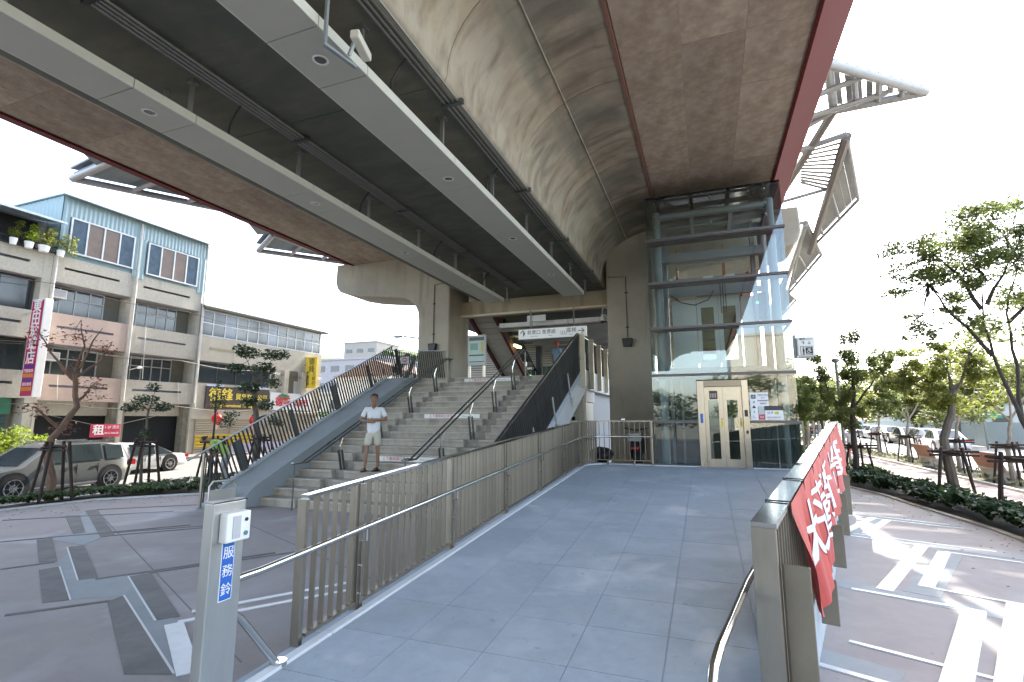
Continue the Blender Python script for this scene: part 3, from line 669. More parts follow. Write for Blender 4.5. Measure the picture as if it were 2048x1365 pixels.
# turned end of the fence beyond the lift corner
for i in range(9):
    MB().box(2.6-.11*i, 2.64-.11*i, 13.6, 13.63, .9, 1.95).build('slat', M('tan slat', (.4, .33, .22), .6, .2), f)
hr = thing('handrail', 'bent polished tube handrail at the foot of the plaza side ramp fence', 'handrail', (.05, 2.8, .3))
MB().tube([(-.05, 2.30, rz_(2.3)-.0), (-.05, 2.28, .75), (-.045, 2.32, .93), (-.03, 2.42, .985), (.0, 2.6, 1.005), (.06, 2.9, 1.02)]+[tuple(FP(s, -.06)+Vector((0, 0, .68))) for s in (0.1, 3, 7, 9.3)], .022, 12).build('rail', POLISH, hr, smooth=True)
for s in (1.2, 3.3, 5.4, 7.5): MB().bar(FP(s, -.06)+Vector((0, 0, .66)), FP(s, .03)+Vector((0, 0, .6)), .012, .012).build('rail_bracket', POLISH, hr)
# red banner on the fence
ban = thing('banner', 'red cloth banner with big white characters tied along the plaza side fence', 'banner', (1.2, 6.5, .9))
REDC = M('red banner cloth', (.50, .06, .05), .55, var=.12, scale=3, rnd=0)
def bpt(u, v, d=0.):      # u metres along, v metres down
    s = .62+u; sag = .05*math.sin(u*1.9)+.06*math.sin(u*.8+1); 
    sh = .72*v*max(0, 1-u/3.2)
    fold = .035*math.sin(u*7+v*1.5)+.02*math.sin(u*15+v*4)+.02*math.sin(v*5+u*3)
    n = .14+.0+(.10*v+fold*min(1, v*2.2))*(.9)+d
    p = FP(s+sh, n); return Vector((p.x, p.y, p.z+1.045-v*(1+sag)))
NU, NV = 110, 16; mb = MB(); vs = []; fs = []
for j in range(NV+1):
    for i in range(NU+1): vs.append(bpt(8.3*i/NU, (.84+.04*math.sin(i*.33)+.06*math.sin(i*.11))*j/NV))
for j in range(NV):
    for i in range(NU): a = j*(NU+1)+i; fs.append((a, a+1, a+NU+2, a+NU+1))
mb.add(vs, fs).build('cloth', REDC, ban, smooth=True)
def textmesh(s, size, sx=1., spacing=1., bold=0.):
    cu = bpy.data.curves.new('lettering', 'FONT'); cu.body = s; cu.size = size; cu.align_x = 'LEFT'; cu.align_y = 'CENTER'; cu.resolution_u = 2; cu.space_character = spacing; cu.offset = bold
    o = bpy.data.objects.new('lettering_tmp', cu); C.objects.link(o); bpy.context.view_layer.update()
    me = bpy.data.meshes.new_from_object(o.evaluated_get(bpy.context.evaluated_depsgraph_get()))
    import bmesh
    bm = bmesh.new(); bm.from_mesh(me)
    bmesh.ops.triangulate(bm, faces=bm.faces)
    for it in range(3):
        ed = [e_ for e_ in bm.edges if e_.calc_length() > size*.09]
        if not ed: break
        bmesh.ops.subdivide_edges(bm, edges=ed, cuts=1); bmesh.ops.triangulate(bm, faces=bm.faces)
    V_ = [(v.co.x*sx, v.co.y) for v in bm.verts]; F_ = [tuple(v.index for v in f_.verts) for f_ in bm.faces]; bm.free()
    bpy.data.objects.remove(o); return V_, F_
V_, F_ = textmesh('大蓮新尚賀目', .62, 1.8, 1.0, .004)
MB().add([bpt(.35+x, .46-y, .007) for x, y in V_], F_).build('lettering', M('white banner print', (.75, .75, .78), .6), ban)
for u in (0, .95, 1.9, 2.9, 3.9, 5.2, 6.6, 8.2):
    c = FP(.62+u, .07)+Vector((0, 0, 1.045))
    MB().tube([c+FN*.075+Vector((0, 0, -.08)), c+FN*.075+Vector((0, 0, .022)), c-FN*.075+Vector((0, 0, .022)), c-FN*.075+Vector((0, 0, -.05))], .006, 5).build('tie_cord', BLACK, ban)
c = FP(.3, .17)
MB().tube([c+FN*.04+FD*.0+Vector((0, 0, .25)), c+FD*.35+FN*.02+Vector((0, 0, .18)), c+FD*.2+FN*.06+Vector((0, 0, .3))], .005, 5).build('tie_cord', BLACK, ban)

# service bell post
t = thing('service_bell_post', 'brushed steel post with white intercom and blue service bell label at the ramp foot', 'intercom post', (-2.78, 2.4, .25))
MB().box(-2.83, -2.75, 2.3, 2.53, .1, 1.5).build('post', M('satin steel', (.5, .51, .49), .38, .9, var=.12, scale=2, aniso=(2, 2, .5)), t, bevel=.006)
MB().box(-2.835, -2.745, 2.295, 2.535, 1.5, 1.506).build('cap', POLISH, t)
ic = MB().box(-2.75, -2.685, 2.345, 2.515, 1.27, 1.44).build('intercom', M('white plastic', (.72, .7, .66), .4), t, bevel=.008)
MB().box(-2.684, -2.681, 2.385, 2.44, 1.29, 1.42).build('speaker_grille', M('grey grille', (.42, .42, .42), .6), ic)
MB().tube([(-2.685, 2.48, 1.39), (-2.679, 2.48, 1.39)], .011, 12).build('camera_lens', BLACK, ic)
MB().tube([(-2.685, 2.48, 1.31), (-2.679, 2.48, 1.31)], .014, 12).build('call_button', M('teal button', (.1, .2, .22), .4), ic)
BLUE = M('blue label', (.02, .11, .42), .45)
MB().box(-2.75, -2.746, 2.375, 2.465, .93, 1.27).build('label_border', WHITEP, t)
MB().box(-2.75, -2.744, 2.38, 2.46, .935, 1.27).build('label_plate', BLUE, t)
for i, ch in enumerate('服務鈴'): text('lettering', ch, .075, WHITEP, t, (-2.742, 2.42, 1.2-.105*i), FACE_PX, .001)
# ------------------------------------------------------------ glass lift tower
lt = thing('lift_tower', 'glass lift tower with grey tube frame and steel doors at the top of the ramp', 'lift', (.36, 14.4, .88))
X0, X1, YF, YB = -1.23, 1.94, 13.13, 15.9
LV = [.88, 1.93, 3.06, 4.24, 5.40, 6.54, 7.67]
for i, (a, b) in enumerate(zip(LV, LV[1:])):
    if i < 2:
        MB().box(X0, -.2, YF, YF+.012, a+.03, b-.03).build('glass_pane', GLASSM, lt); MB().box(.92, X1, YF, YF+.012, a+.03, b-.03).build('glass_pane', GLASSM, lt)
    else: MB().box(X0, X1, YF, YF+.012, a+.03, b-.03).build('glass_pane', GLASSM, lt)
    MB().box(X0, X0+.012, YF+.02, YB, a+.03, b-.03).build('glass_pane', GLASSM, lt); MB().box(X1-.012, X1, YF+.02, YB, a+.03, b-.03).build('glass_pane', GLASSM, lt)
MB().box(-.2, .92, YF, YF+.012, 2.93, 3.03).build('glass_pane', GLASSM, lt)
RAILM = M('lift mullion', (.14, .13, .13), .45, .5)
for z in LV[1:-1]:
    segs = [(X0-.02, X1+.03)] if z > 2.2 else [(X0-.02, -.19), (.92, X1+.03)]
    for a, b in segs:
        MB().box(a, b, YF-.05, YF-.001, z-.028, z-.004).box(a, b, YF-.05, YF-.001, z+.004, z+.028).box(a, b, YF-.03, YF-.002, z-.01, z+.01).build('mullion', RAILM, lt)
        MB().box(a+.03, b-.03, YF+.03, YF+.35, z-.05, z+.03).build('rail_beam', M('lift beam', (.15, .15, .155), .5, .3), lt)
    MB().box(X1+.001, X1+.03, YF+.02, YB, z-.028, z+.028).build('mullion', RAILM, lt)
for x, y in ((-1.0, 13.6), (1.72, 13.6), (-1.0, 15.6), (1.72, 15.6)):
    MB().tube([(x, y, .6), (x, y, 7.45)], .105, 16).build('tube_post', GREYST, lt, smooth=True)
MB().tube([(-1.0, 13.6, 7.32), (1.72, 13.6, 7.32)], .09, 12).build('top_tube', GREYST, lt, smooth=True)
MB().tube([(-1.0, 15.6, 7.32), (1.72, 15.6, 7.32)], .09, 12).build('top_tube', GREYST, lt, smooth=True)
for x in (-1.0, -.1, .85, 1.72): MB().box(x-.05, x+.05, 13.6, 15.6, 7.2, 7.38).build('roof_beam', GREYST, lt)
for y in (14.2, 14.9): MB().box(-1.0, 1.72, y-.04, y+.04, 7.22, 7.34).build('roof_beam', GREYST, lt)
for x in (-1.0, .36, 1.6):
    for z in (7.55, 6.9, 7.2):
        MB().tube([(x, YF-.012, z), (x, YF+.12, z)], .02, 8).bar((x-.05, YF+.06, z+.05), (x+.05, YF+.06, z-.05), .012, .012).build('spider_clamp', STEEL, lt)
MB().box(X0, X1, YF, YB, 7.68, 7.72).build('roof_glass', glass('roof glass', (.75, .82, .82), .8), lt)
HB = M('hoist beam', (.23, .24, .26), .5, .3)
MB().box(-.95, 1.55, 13.75, 13.95, 6.12, 6.34).build('hoist_beam', HB, lt); MB().box(-.8, 1.4, 14.6, 14.7, 5.55, 5.85).build('hoist_beam', HB, lt)
MB().box(-.6, 1.1, 14.4, 14.5, 6.2, 6.5).build('motor_cover', M('cream cover', (.62, .61, .55), .5), lt)
MB().box(-.8, 1.4, 14.2, 14.32, 5.25, 5.62).build('hoist_beam', HB, lt)
OR = M('orange pulley', (.5, .16, .04), .5)
for x in (-.55, .62): MB().tube([(x-.03, 14.1, 5.88), (x+.03, 14.1, 5.88)], .17, 16).tube([(x-.02, 14.1, 6.45), (x+.02, 14.1, 6.45)], .12, 12).build('pulley', OR, lt)
for x, w_ in ((-.75, .1), (.1, .25), (.62, .25)): MB().box(x, x+w_, 14.05, 14.15, 5.62, 5.74).build('switch_box', WHITEP, lt)
for x in (.5, .56, .62): MB().tube([(x, 14.0, 5.6), (x, 14.0, 4.7)], .012, 6).build('cable', BLACK, lt)
MB().tube([(-.75, 14.1, 5.3), (-.5, 14.1, 5.08), (-.15, 14.1, 4.98), (.2, 14.1, 5.1), (.35, 14.1, 5.35)], .014, 6).build('cable', BLACK, lt)
# upper landing doors seen through the glass
CAB = M('pale lift panel', (.55, .57, .56), .45, .2, var=.03)
MB().box(-.74, -.12, 14.45, 14.5, 3.32, 5.2).build('cabin_panel', CAB, lt)
MB().box(1.0, 1.3, 14.45, 14.5, 3.32, 5.2).build('cabin_panel', CAB, lt)
for x0 in (-.1, .44):
    MB().box(x0, x0+.1, 14.45, 14.49, 3.32, 5.3).box(x0+.42, x0+.53, 14.45, 14.49, 3.32, 5.3).box(x0+.1, x0+.42, 14.45, 14.49, 4.98, 5.3).box(x0+.1, x0+.42, 14.45, 14.49, 3.32, 3.55).build('upper_door_leaf', CAB, lt)
    MB().box(x0+.1, x0+.42, 14.46, 14.475, 3.56, 4.97).build('upper_door_glass', GLASSD, lt)
MB().box(-.8, 1.5, 14.3, 14.52, 5.3, 5.42).build('door_header', HB, lt); MB().box(-.95, 1.6, 13.9, 14.6, 3.2, 3.3).build('landing_sill', HB, lt)
MB().box(.0, .42, 15.7, 15.72, 3.85, 4.0).build('notice', M('red notice', (.55, .05, .05), .5), lt)
MB().box(1.3, 1.4, 14.3, 14.5, 3.3, 7.2).box(-.9, -.82, 14.3, 14.5, 3.3, 7.2).build('guide_rail', HB, lt)
MB().box(1.42, 1.62, 14.6, 15.1, 4.6, 5.3).build('counterweight', M('dark motor', (.06, .06, .06), .4), lt)
MB().tube([(1.38, 14.3, 4.97), (1.38, 14.33, 4.97)], .03, 10).build('indicator', M('green indicator', (.05, .5, .08), .4, emit=1.5), lt)
PIT = M('shaft shade panel', (.05, .065, .065), .4, .2, var=.2)  # near-black panels added to make the lower shaft read as unlit
for k in range(7):
    x = 1.0+.135*k
    if k < 7: MB().box(x, x+.11, 13.5+.03*(k % 2), 13.54+.03*(k % 2), .85, 1.88).build('shaft_shade_panel', PIT, lt)
MB().box(-1.2, -.3, 14.6, 14.63, .85, 3.1).build('shaft_shade_panel', PIT, lt)
MB().box(-1.2, 1.9, 15.75, 15.8, .6, 3.15).build('shaft_shade_wall', PIT, lt); MB().box(-1.2, 1.9, 13.2, 15.8, 3.1, 3.13).build('shaft_shade_ceiling', HB, lt)
MB().box(-.85, -.78, 13.9, 14.0, .85, 3.1).box(-.6, -.55, 14.1, 14.2, .85, 3.1).build('guide_rail', HB, lt)
# stainless steel door set
STD = M('lift door steel', (.46, .41, .335), .3, 1, var=.12, scale=1.6, aniso=(2, 2, .5))
MB().box(-.19, -.04, YF-.1, YF+.1, .875, 2.9).build('door_jamb', STD, lt, bevel=.005); MB().box(.79, .92, YF-.1, YF+.1, .875, 2.9).build('door_jamb', STD, lt, bevel=.005)
MB().box(-.039, .789, YF-.1, YF+.1, 2.76, 2.9).build('door_header', M('door header', (.3, .25, .19), .4, .9), lt)
for x0, x1 in ((-.035, .373), (.377, .785)):
    d = MB().box(x0, x0+.08, YF, YF+.03, .88, 2.755).box(x1-.1, x1, YF, YF+.03, .88, 2.755).box(x0+.08, x1-.1, YF, YF+.03, 2.44, 2.755).box(x0+.08, x1-.1, YF, YF+.03, .88, 1.07).build('door_leaf', STD, lt)
    MB().box(x0+.081, x1-.101, YF+.01, YF+.018, 1.071, 2.439).build('door_glass', GLASSD, d)
    MB().prism([(x1-.07, 1.98), (x1-.02, 1.98), (x1-.045, 2.03)], 1, YF-.004, YF-.001).build('warning_label', M('orange label', (.6, .2, .02), .5), d)
    MB().box(x1-.07, x1-.02, YF-.004, YF-.001, 1.82, 1.95).build('warning_label', M('yellow label', (.6, .5, .04), .5), d)
MB().box(.08, .26, YF-.006, YF-.001, 2.46, 2.66).build('door_plate', M('brown door plate', (.06, .035, .03), .4), lt)
for i in range(4): MB().box(.105+.035*i, .122+.035*i, YF-.009, YF-.006, 2.50, 2.60).build('pictogram', M('grey pictogram', (.45, .42, .42), .5), lt)
MB().box(.82, .89, YF-.108, YF-.101, 2.05, 2.2).build('call_panel', BLACK, lt); MB().box(.83, .88, YF-.106, YF-.101, 1.66, 1.73).build('call_button', BLACK, lt); MB().box(.81, .9, YF-.104, YF-.101, 1.35, 1.55).build('service_plate', STEEL, lt)
MB().box(-.145, -.085, YF-.106, YF-.101, 1.9, 2.12).build('wheelchair_label', BLUE, lt)
# notices stuck on the glass
PAP = M('white paper', (.78, .78, .8), .7, var=.02); INK = M('black ink', (.03, .03, .03), .6)
nt_ = thing('notice_sheets', 'white printed notices taped on the lift glass beside the steel door', 'notice', (1.3, 13.1, 2.0))
MB().box(.95, 1.11, YF-.055, YF-.05, 1.97, 2.6).build('sheet', PAP, nt_); MB().box(1.112, 1.34, YF-.055, YF-.05, 2.28, 2.6).build('sheet', PAP, nt_)
MB().box(1.25, 1.62, YF-.055, YF-.05, 1.98, 2.19).build('sheet', PAP, nt_); MB().box(1.25, 1.6, YF-.056, YF-.05, 2.191, 2.29).build('dark_sheet', M('charcoal sheet', (.04, .04, .045), .5), nt_)
MB().box(1.12, 1.24, YF-.056, YF-.05, 1.98, 2.09).build('red_square', M('pink red sheet', (.55, .06, .1), .5), nt_); MB().box(1.12, 1.24, YF-.056, YF-.05, 2.1, 2.27).build('grey_sheet', M('grey sheet', (.5, .52, .53), .6), nt_)
for i, z in enumerate((2.5, 2.38, 2.27, 2.16, 2.05)): text('pictogram', '♿↗♟♪♨'[i] if i == 0 else '↗▲♪∟'[i-1], .09, INK, nt_, (1.03, YF-.057, z), FACE_MY, .001)
for i, s_ in enumerate(('下樓請依序進出', '請 勿', '無障礙電梯優先', '禮讓使用')): text('lettering', s_, .034, INK, nt_, (1.225, YF-.057, 2.54-.065*i), FACE_MY, .001)
text('lettering', 'H P', .08, INK, nt_, (1.36, YF-.057, 2.13), FACE_MY, .001); MB().box(1.45, 1.53, YF-.058, YF-.055, 2.1, 2.16).build('yellow_square', M('yellow label', (.6, .5, .04), .5), nt_)
text('lettering', '請由此處進出站', .04, M('grey ink', (.2, .2, .2), .6), nt_, (1.43, YF-.057, 2.03), FACE_MY, .001)
text('lettering', '電梯', .045, WHITEP, nt_, (1.18, YF-.058, 2.035), FACE_MY, .001)
# projecting lift sign
t = thing('lift_sign', 'small square white illuminated sign with person and wheelchair pictograms beside the lift', 'sign', (2.18, 13.0, 3.6))
MB().box(1.99, 2.35, 12.93, 13.05, 3.38, 3.83).build('sign_box', WHITEP, t, bevel=.03)
MB().box(1.94, 2.0, 13.05, 13.15, 3.35, 3.9).box(1.98, 2.3, 12.95, 13.04, 3.345, 3.375).build('bracket', GREYST, t)
y_ = 12.926
text('lettering', '電梯', .06, INK, t, (2.10, y_, 3.77), FACE_MY, .001); text('lettering', 'Elevator', .04, INK, t, (2.24, y_, 3.77), FACE_MY, .001)
text('arrow', '↑ ↓', .11, INK, t, (2.17, y_, 3.68), FACE_MY, .001)
MB().box(2.06, 2.28, y_-.003, y_+.002, 3.41, 3.42).box(2.06, 2.28, y_-.003, y_+.002, 3.60, 3.61).box(2.05, 2.06, y_-.003, y_+.002, 3.41, 3.61).box(2.28, 2.29, y_-.003, y_+.002, 3.41, 3.61).build('border', INK, t)
MB().sph((2.11, y_, 3.575), .015, .003, .015).box(2.092, 2.128, y_-.002, y_+.002, 3.48, 3.556).box(2.095, 2.108, y_-.002, y_+.002, 3.425, 3.48).box(2.112, 2.125, y_-.002, y_+.002, 3.425, 3.48).build('person_pictogram', INK, t)
text('wheelchair_pictogram', '♿', .14, INK, t, (2.22, y_, 3.505), FACE_MY, .001)

# ------------------------------------------------------------ concourse behind the pier
esc = thing('escalator', 'long escalator underside with red side stringers rising over the concourse', 'escalator', (-8.4, 23.8, 3.45))
SLE = (6.24-3.45)/(23.8-18.9)
ez = lambda y: 3.45+(23.8-y)*SLE
for x in (-9.05, -7.95):
    MB().prism([(24.2, ez(24.2)-.1), (24.2, ez(24.2)+.25), (18.3, ez(18.3)+.25), (18.3, ez(18.3)-.1)], 0, x-.06, x+.06).build('red_stringer', M('dark red stringer', (.10, .026, .022), .7), esc)
for k in range(17):
    y = 18.4+.34*k
    MB().hexa([(-8.98, y, ez(y)+.05), (-8.02, y, ez(y)+.05), (-8.02, y+.3, ez(y+.3)+.05), (-8.98, y+.3, ez(y+.3)+.05)], [(-8.98, y, ez(y)+.1), (-8.02, y, ez(y)+.1), (-8.02, y+.3, ez(y+.3)+.1), (-8.98, y+.3, ez(y+.3)+.1)]).build('underside_panel', M('beige slat panel', (.5, .47, .4), .6, var=.06, rnd=.1), esc)
for k in range(30):   # louvred wall left of and between the stringers
    z = 3.6+.11*k
    MB().box(-10.0, -9.15, 24.6, 24.66, z, z+.07).build('wall_slat', M('beige slat panel', (.5, .47, .4)), esc)
MB().prism([(24, ez(24)+.25), (24, ez(24)+1.1), (18.3, ez(18.3)+1.1), (18.3, ez(18.3)+.25)], 0, -7.86, -7.84).build('side_glass', glass('green glass', (.45, .6, .52), 1), esc)
MB().tube([(-7.85, 24.2, ez(24.2)+1.12), (-7.85, 18.3, ez(18.3)+1.12)], .04, 8).build('handrail', BLACK, esc)
for k in range(5): MB().bar((-7.84, 18.6+1.25*k, ez(18.6+1.25*k)+.2), (-7.84, 18.6+1.25*k, ez(18.6+1.25*k)+1.1), .04, .04).build('glass_post', BLACK, esc)
MB().box(-7.8, -7.7, 20.8, 21.6, 5.15, 5.25).build('step_light', M('yellow light tube', (.9, .8, .3), .4, emit=1), esc)
ceil = thing('concourse_ceiling', 'grey louvred concourse ceiling with cross beams and service duct', 'ceiling', (-6, 25, 6.2))
CM = M('ceiling panel', (.36, .36, .34), .6, var=.06, rnd=.05)
for k in range(14):
    y = 19.2+1.55*k
    MB().box(-7.9, -2.9, y, y+.55, 5.62-.006*k, 5.80).build('ceiling_beam', CM, ceil)
MB().box(-10.5, -2.3, 18.3, 44, 6.2, 6.28).build('ceiling_slab', M('dark ceiling', (.13, .14, .14), .8), ceil)
for k in range(3): MB().box(-7.2+1.33*k, -5.9+1.33*k, 17.7, 17.95, 5.42, 5.58).build('duct_section', M('white duct', (.6, .6, .57), .5), ceil)
MB().box(-5.95, -5.25, 17.3, 17.33, 5.5, 5.72).build('ceiling_plate', WHITEP, ceil)
MB().box(-7.4, -2.9, 18.3, 18.6, 5.52, 5.6).build('red_beam', REDP, ceil)
for k in range(4): MB().tube([(-3.4+.1*k, 18.2, 5.75), (-3.05+.1*k, 18.2, 5.35)], .025, 6).build('bent_conduit', WHITEP, ceil)
for k in range(22): MB().box(-15.5, -7.8, 27.0, 27.05, 3.5+.13*k, 3.59+.13*k).build('wall_slat', M('beige slat panel', (0, 0, 0)), esc)
MB().box(-15.5, -7.8, 27.1, 27.14, 3.4, 6.4).build('wall_backing', M('dark slat backing', (.12, .11, .1), .9), esc)
wl = thing('concourse_screen', 'black framed glass screens and columns at the back of the concourse', 'glass screen', (-7, 24, 3.45))
for k, y in enumerate((24.3, 27.0, 30.0, 33.2)):
    MB().box(-7.9+.35*k, -7.65+.35*k, y, y+.3, 3.45, 5.7).build('black_column', BLACK, wl)
    MB().box(-7.6+.35*k, -6.9+.35*k, y+.2, y+.22, 3.5, 4.6).build('glass_panel', glass('green glass', (.45, .6, .52), 1), wl)
    MB().box(-7.64+.35*k, -6.9+.35*k, y+.18, y+.24, 4.6, 4.65).build('panel_rail', STEEL, wl)
MB().box(-3.4, -3.0, 24, 24.4, 3.45, 6.2).box(-3.4, -3.0, 32, 32.4, 3.45, 6.2).build('black_column', M('grey concrete column', (.3, .29, .27), .8), wl)
for k in range(9):
    MB().box(-10.7, -10.4, 27.5+2.2*k, 27.8+2.2*k, 3.45, 6.2).build('black_column', BLACK, wl); MB().box(-10.6, -10.55, 27.82+2.2*k, 29.68+2.2*k, 4.9, 6.18).build('upper_panel', M('grey concrete column', (.3, .29, .27)), wl)
    MB().box(-10.6, -10.58, 27.82+2.2*k, 29.68+2.2*k, 3.5, 4.88).build('glass_panel', glass('green glass'), wl)
MB().box(-11, -2.5, 44, 44.2, 3.4, 6.2).build('back_wall', M('dim back wall', (.25, .25, .24), .8), wl)
t = thing('shop_display', 'lit white and green display board at the far end of the concourse', 'display board', (-6.3, 26.0, 4.2))
MB().box(-7.2, -6.75, 26, 26.05, 4.35, 5.05).build('white_panel', WHITEP, t); MB().box(-6.7, -5.9, 26, 26.05, 4.35, 5.05).build('menu_panel', M('cream lit panel', (.7, .7, .62), .5, emit=.5), t)
for k, m_ in enumerate((M('green strip', (.05, .45, .15), .5, emit=.4), M('yellow strip', (.7, .6, .08), .5, emit=.4), M('green strip', (0, 0, 0)))): MB().box(-6.6, -6.0, 25.98, 26.0, 4.9-.16*k, 4.98-.16*k).build('colour_strip', m_, t)
# hanging direction sign
LIT = M('lit white sign face', (.62, .65, .66), .5, var=.02, emit=.06)
t = thing('direction_sign', 'long white hanging sign pointing to ticket gates and lift above the stair top', 'sign', (-5, 17.3, 5.0))
MB().box(-6.25, -3.75, 17.2, 17.32, 4.84, 5.2).build('sign_box', LIT, t, bevel=.01)
MB().box(-6.26, -3.74, 17.19, 17.33, 4.82, 4.84).build('sign_edge', GREYST, t)
for x in (-5.8, -4.2): MB().tube([(x, 17.26, 5.2), (x, 17.26, 5.9)], .02, 6).build('hanger', GALV, t)
y_ = 17.197
text('arrow', '↑', .34, INK, t, (-6.08, y_, 5.02), FACE_MY, .001); text('lettering', '剪票口 售票處', .17, INK, t, (-5.38, y_, 5.06), FACE_MY, .001)
text('lettering', 'Station Gate', .05, INK, t, (-5.65, y_, 4.93), FACE_MY, .001); text('lettering', 'Tickets', .05, INK, t, (-5.05, y_, 4.93), FACE_MY, .001)
text('lettering', '電梯', .18, INK, t, (-4.28, y_, 5.07), FACE_MY, .001); text('lettering', 'Elevator', .05, INK, t, (-4.28, y_, 4.93), FACE_MY, .001); text('arrow', '→', .32, INK, t, (-3.93, y_, 5.03), FACE_MY, .001)
MB().box(-4.66, -4.45, y_-.002, y_+.001, 4.94, 4.95).box(-4.66, -4.65, y_-.002, y_+.001, 4.94, 5.08).box(-4.46, -4.45, y_-.002, y_+.001, 4.94, 5.08).box(-4.6, -4.585, y_-.002, y_+.001, 4.96, 5.06).box(-4.53, -4.515, y_-.002, y_+.001, 4.96, 5.06).build('pictogram', INK, t)
t = thing('information_board', 'upright station map board with green band standing at the head of the stairs', 'information board', (-7.8, 17.0, 3.45))
MB().box(-8.16, -7.45, 16.95, 17.05, 3.93, 5.06).build('frame', M('pale frame', (.5, .53, .5), .5), t); MB().box(-8.1, -7.51, 16.94, 16.948, 4.0, 4.98).build('map_face', M('pale map print', (.5, .58, .56), .5, var=.1, scale=4), t)
for x in (-8.1, -7.52): MB().box(x-.04, x+.04, 16.96, 17.04, 3.45, 3.93).build('leg', STEEL, t)
MB().box(-8.1, -7.51, 16.932, 16.938, 4.28, 4.33).box(-8.1, -7.51, 16.932, 16.938, 4.05, 4.08).build('green_band', M('dark green band', (.02, .16, .08), .5), t)
MB().box(-8.1, -7.51, 16.932, 16.938, 4.85, 4.98).build('header_band', M('slate header', (.1, .13, .14), .5), t); MB().box(-8.05, -7.75, 16.93, 16.937, 4.5, 4.75).build('map_block', M('map green', (.2, .4, .3), .5), t); MB().box(-7.62, -7.55, 16.93, 16.937, 4.4, 4.8).build('map_block', M('map yellow', (.6, .5, .1), .5), t)
t = thing('dome_camera', 'white dome camera hanging on a hook beside the right pier column', 'camera', (-3.15, 17.1, 5.2))
MB().tube([(-3.0, 17.2, 5.75), (-3.1, 17.1, 5.78), (-3.16, 17.1, 5.7), (-3.16, 17.1, 5.5)], .015, 6).build('hook_arm', WHITEP, t)
MB().tube([(-3.16, 17.1, 5.52), (-3.16, 17.1, 5.38), (-3.16, 17.1, 5.3)], [.03, .09, .1], 12).build('housing', WHITEP, t, smooth=True); MB().sph((-3.16, 17.1, 5.29), .075).build('dome', BLACK, t, smooth=True)
t = thing('no_entry_sign', 'small grey plate with red no entry disc on the landing balustrade', 'sign', (-10.2, 16.2, 4.2))
MB().box(-10.55, -10.2, 16.2, 16.22, 4.02, 4.28).build('plate', M('grey plate', (.4, .41, .43), .5), t); MB().tube([(-10.37, 16.2, 4.16), (-10.37, 16.19, 4.16)], .08, 16).build('red_disc', M('sign red', (.4, .03, .04), .5), t); MB().box(-10.42, -10.32, 16.183, 16.189, 4.145, 4.175).build('white_bar', WHITEP, t)

# ------------------------------------------------------------ station roof wings
WING = leafmat('translucent white wing panel', (.4, .4, .38), var=.06, trans=.22); WT = M('grey wing tube', (.42, .42, .42), .4, .3); WL = M('steel blue wing underside', (.2, .24, .26), .5, .2)
def wing(lab, loc, tri, z, ribs, mat, dark=None, tube_r=.11, slats=0):
    t = thing('roof_wing', lab, 'roof wing', loc, group='sail shaped station roof wings')
    P = [Vector((x, y, z+dz)) for x, y, dz in tri]
    for a, b in ((0, 1), (1, 2), (2, 0)): MB().tube([P[a], P[b]], tube_r, 10).build('edge_tube', WT, t, smooth=True)
    for k in range(1, ribs):
        f_ = k/ribs; a = P[0].lerp(P[1], f_); b = P[0].lerp(P[2], f_)
        MB().tube([a, b], tube_r*.7, 8).build('rib_tube', WT, t, smooth=True)
    n = slats or 10
    for k in range(n):
        f0, f1 = (k+.005)/n, ((k+.985)/n if slats == 0 else (k+.6)/n)
        a, b, c, d = P[0].lerp(P[1], f0), P[0].lerp(P[1], f1), P[0].lerp(P[2], f1), P[0].lerp(P[2], f0)
        u_ = Vector((0, 0, .16)); v_ = Vector((0, 0, .2))
        MB().hexa([a+u_, b+u_, c+u_, d+u_], [a+v_, b+v_, c+v_, d+v_]).build('wing_panel', mat, t)
    return t
w1 = wing('white tube framed roof wing pointing outward, the highest one beside the red fascia', (3.6, 14.5, 10.5), [(5.85, 15.35, 0), (3.19, 13.18, 0), (3.77, 15.44, 0)], 10.5, 4, WING, slats=9)
MB().tube([(3.19, 13.18, 10.5), (2.6, 13.5, 10.2), (2.6, 16, 10.2), (3.77, 15.44, 10.5)], .09, 8).tube([(2.4, 14.3, 10.2), (4.2, 14.0, 10.5)], .08, 8).tube([(2.4, 15.2, 10.2), (4.9, 15.0, 10.5)], .08, 8).build('inner_tube', WT, w1)
MB().tube([(3.77, 15.44, 10.5), (3.1, 21.2, 10.5)], .12, 8).tube([(3.77, 15.44, 10.5), (2.7, 15.7, 10.4)], .09, 8).build('stay_tube', M('brown grey tube', (.22, .19, .17), .5), w1)
w2 = wing('large perforated white roof wing hanging outward above the glass lift', (4.6, 20, 10.5), [(5.36, 28.7, 0), (6.02, 22.54, 0), (4.41, 16.98, 0)], 10.5, 3, WING, tube_r=.07)
MB().box(4.3, 4.42, 17.0, 17.1, 10.4, 10.6).build('joint_box', WT, w2); MB().tube([(4.41, 16.98, 10.45), (5.36, 28.7, 10.35)], .14, 8).build('dark_mullion', M('brown grey tube', (.22, .19, .17)), w2)
for k in range(12):
    a = Vector((3.3+.03*k, 17.5+.42*k*.55, 10.5)); b = Vector((4.38+.05*k, 17.05+.7*k*.55, 10.5))
    MB().bar(a, b, .12, .03).build('louvre_blade', WING, w2)
MB().tube([(2.8, 17.5, 10.4), (4.4, 16.95, 10.5)], .09, 8).tube([(2.9, 21.6, 10.4), (4.7, 21.0, 10.5)], .07, 8).build('inner_tube', WT, w2)
w3 = wing('white perforated roof wing further back along the platform edge', (5, 30, 10.5), [(5.68, 39.0, 0), (6.07, 29.83, 0), (4.51, 24.45, 0)], 10.5, 3, WING, tube_r=.08)
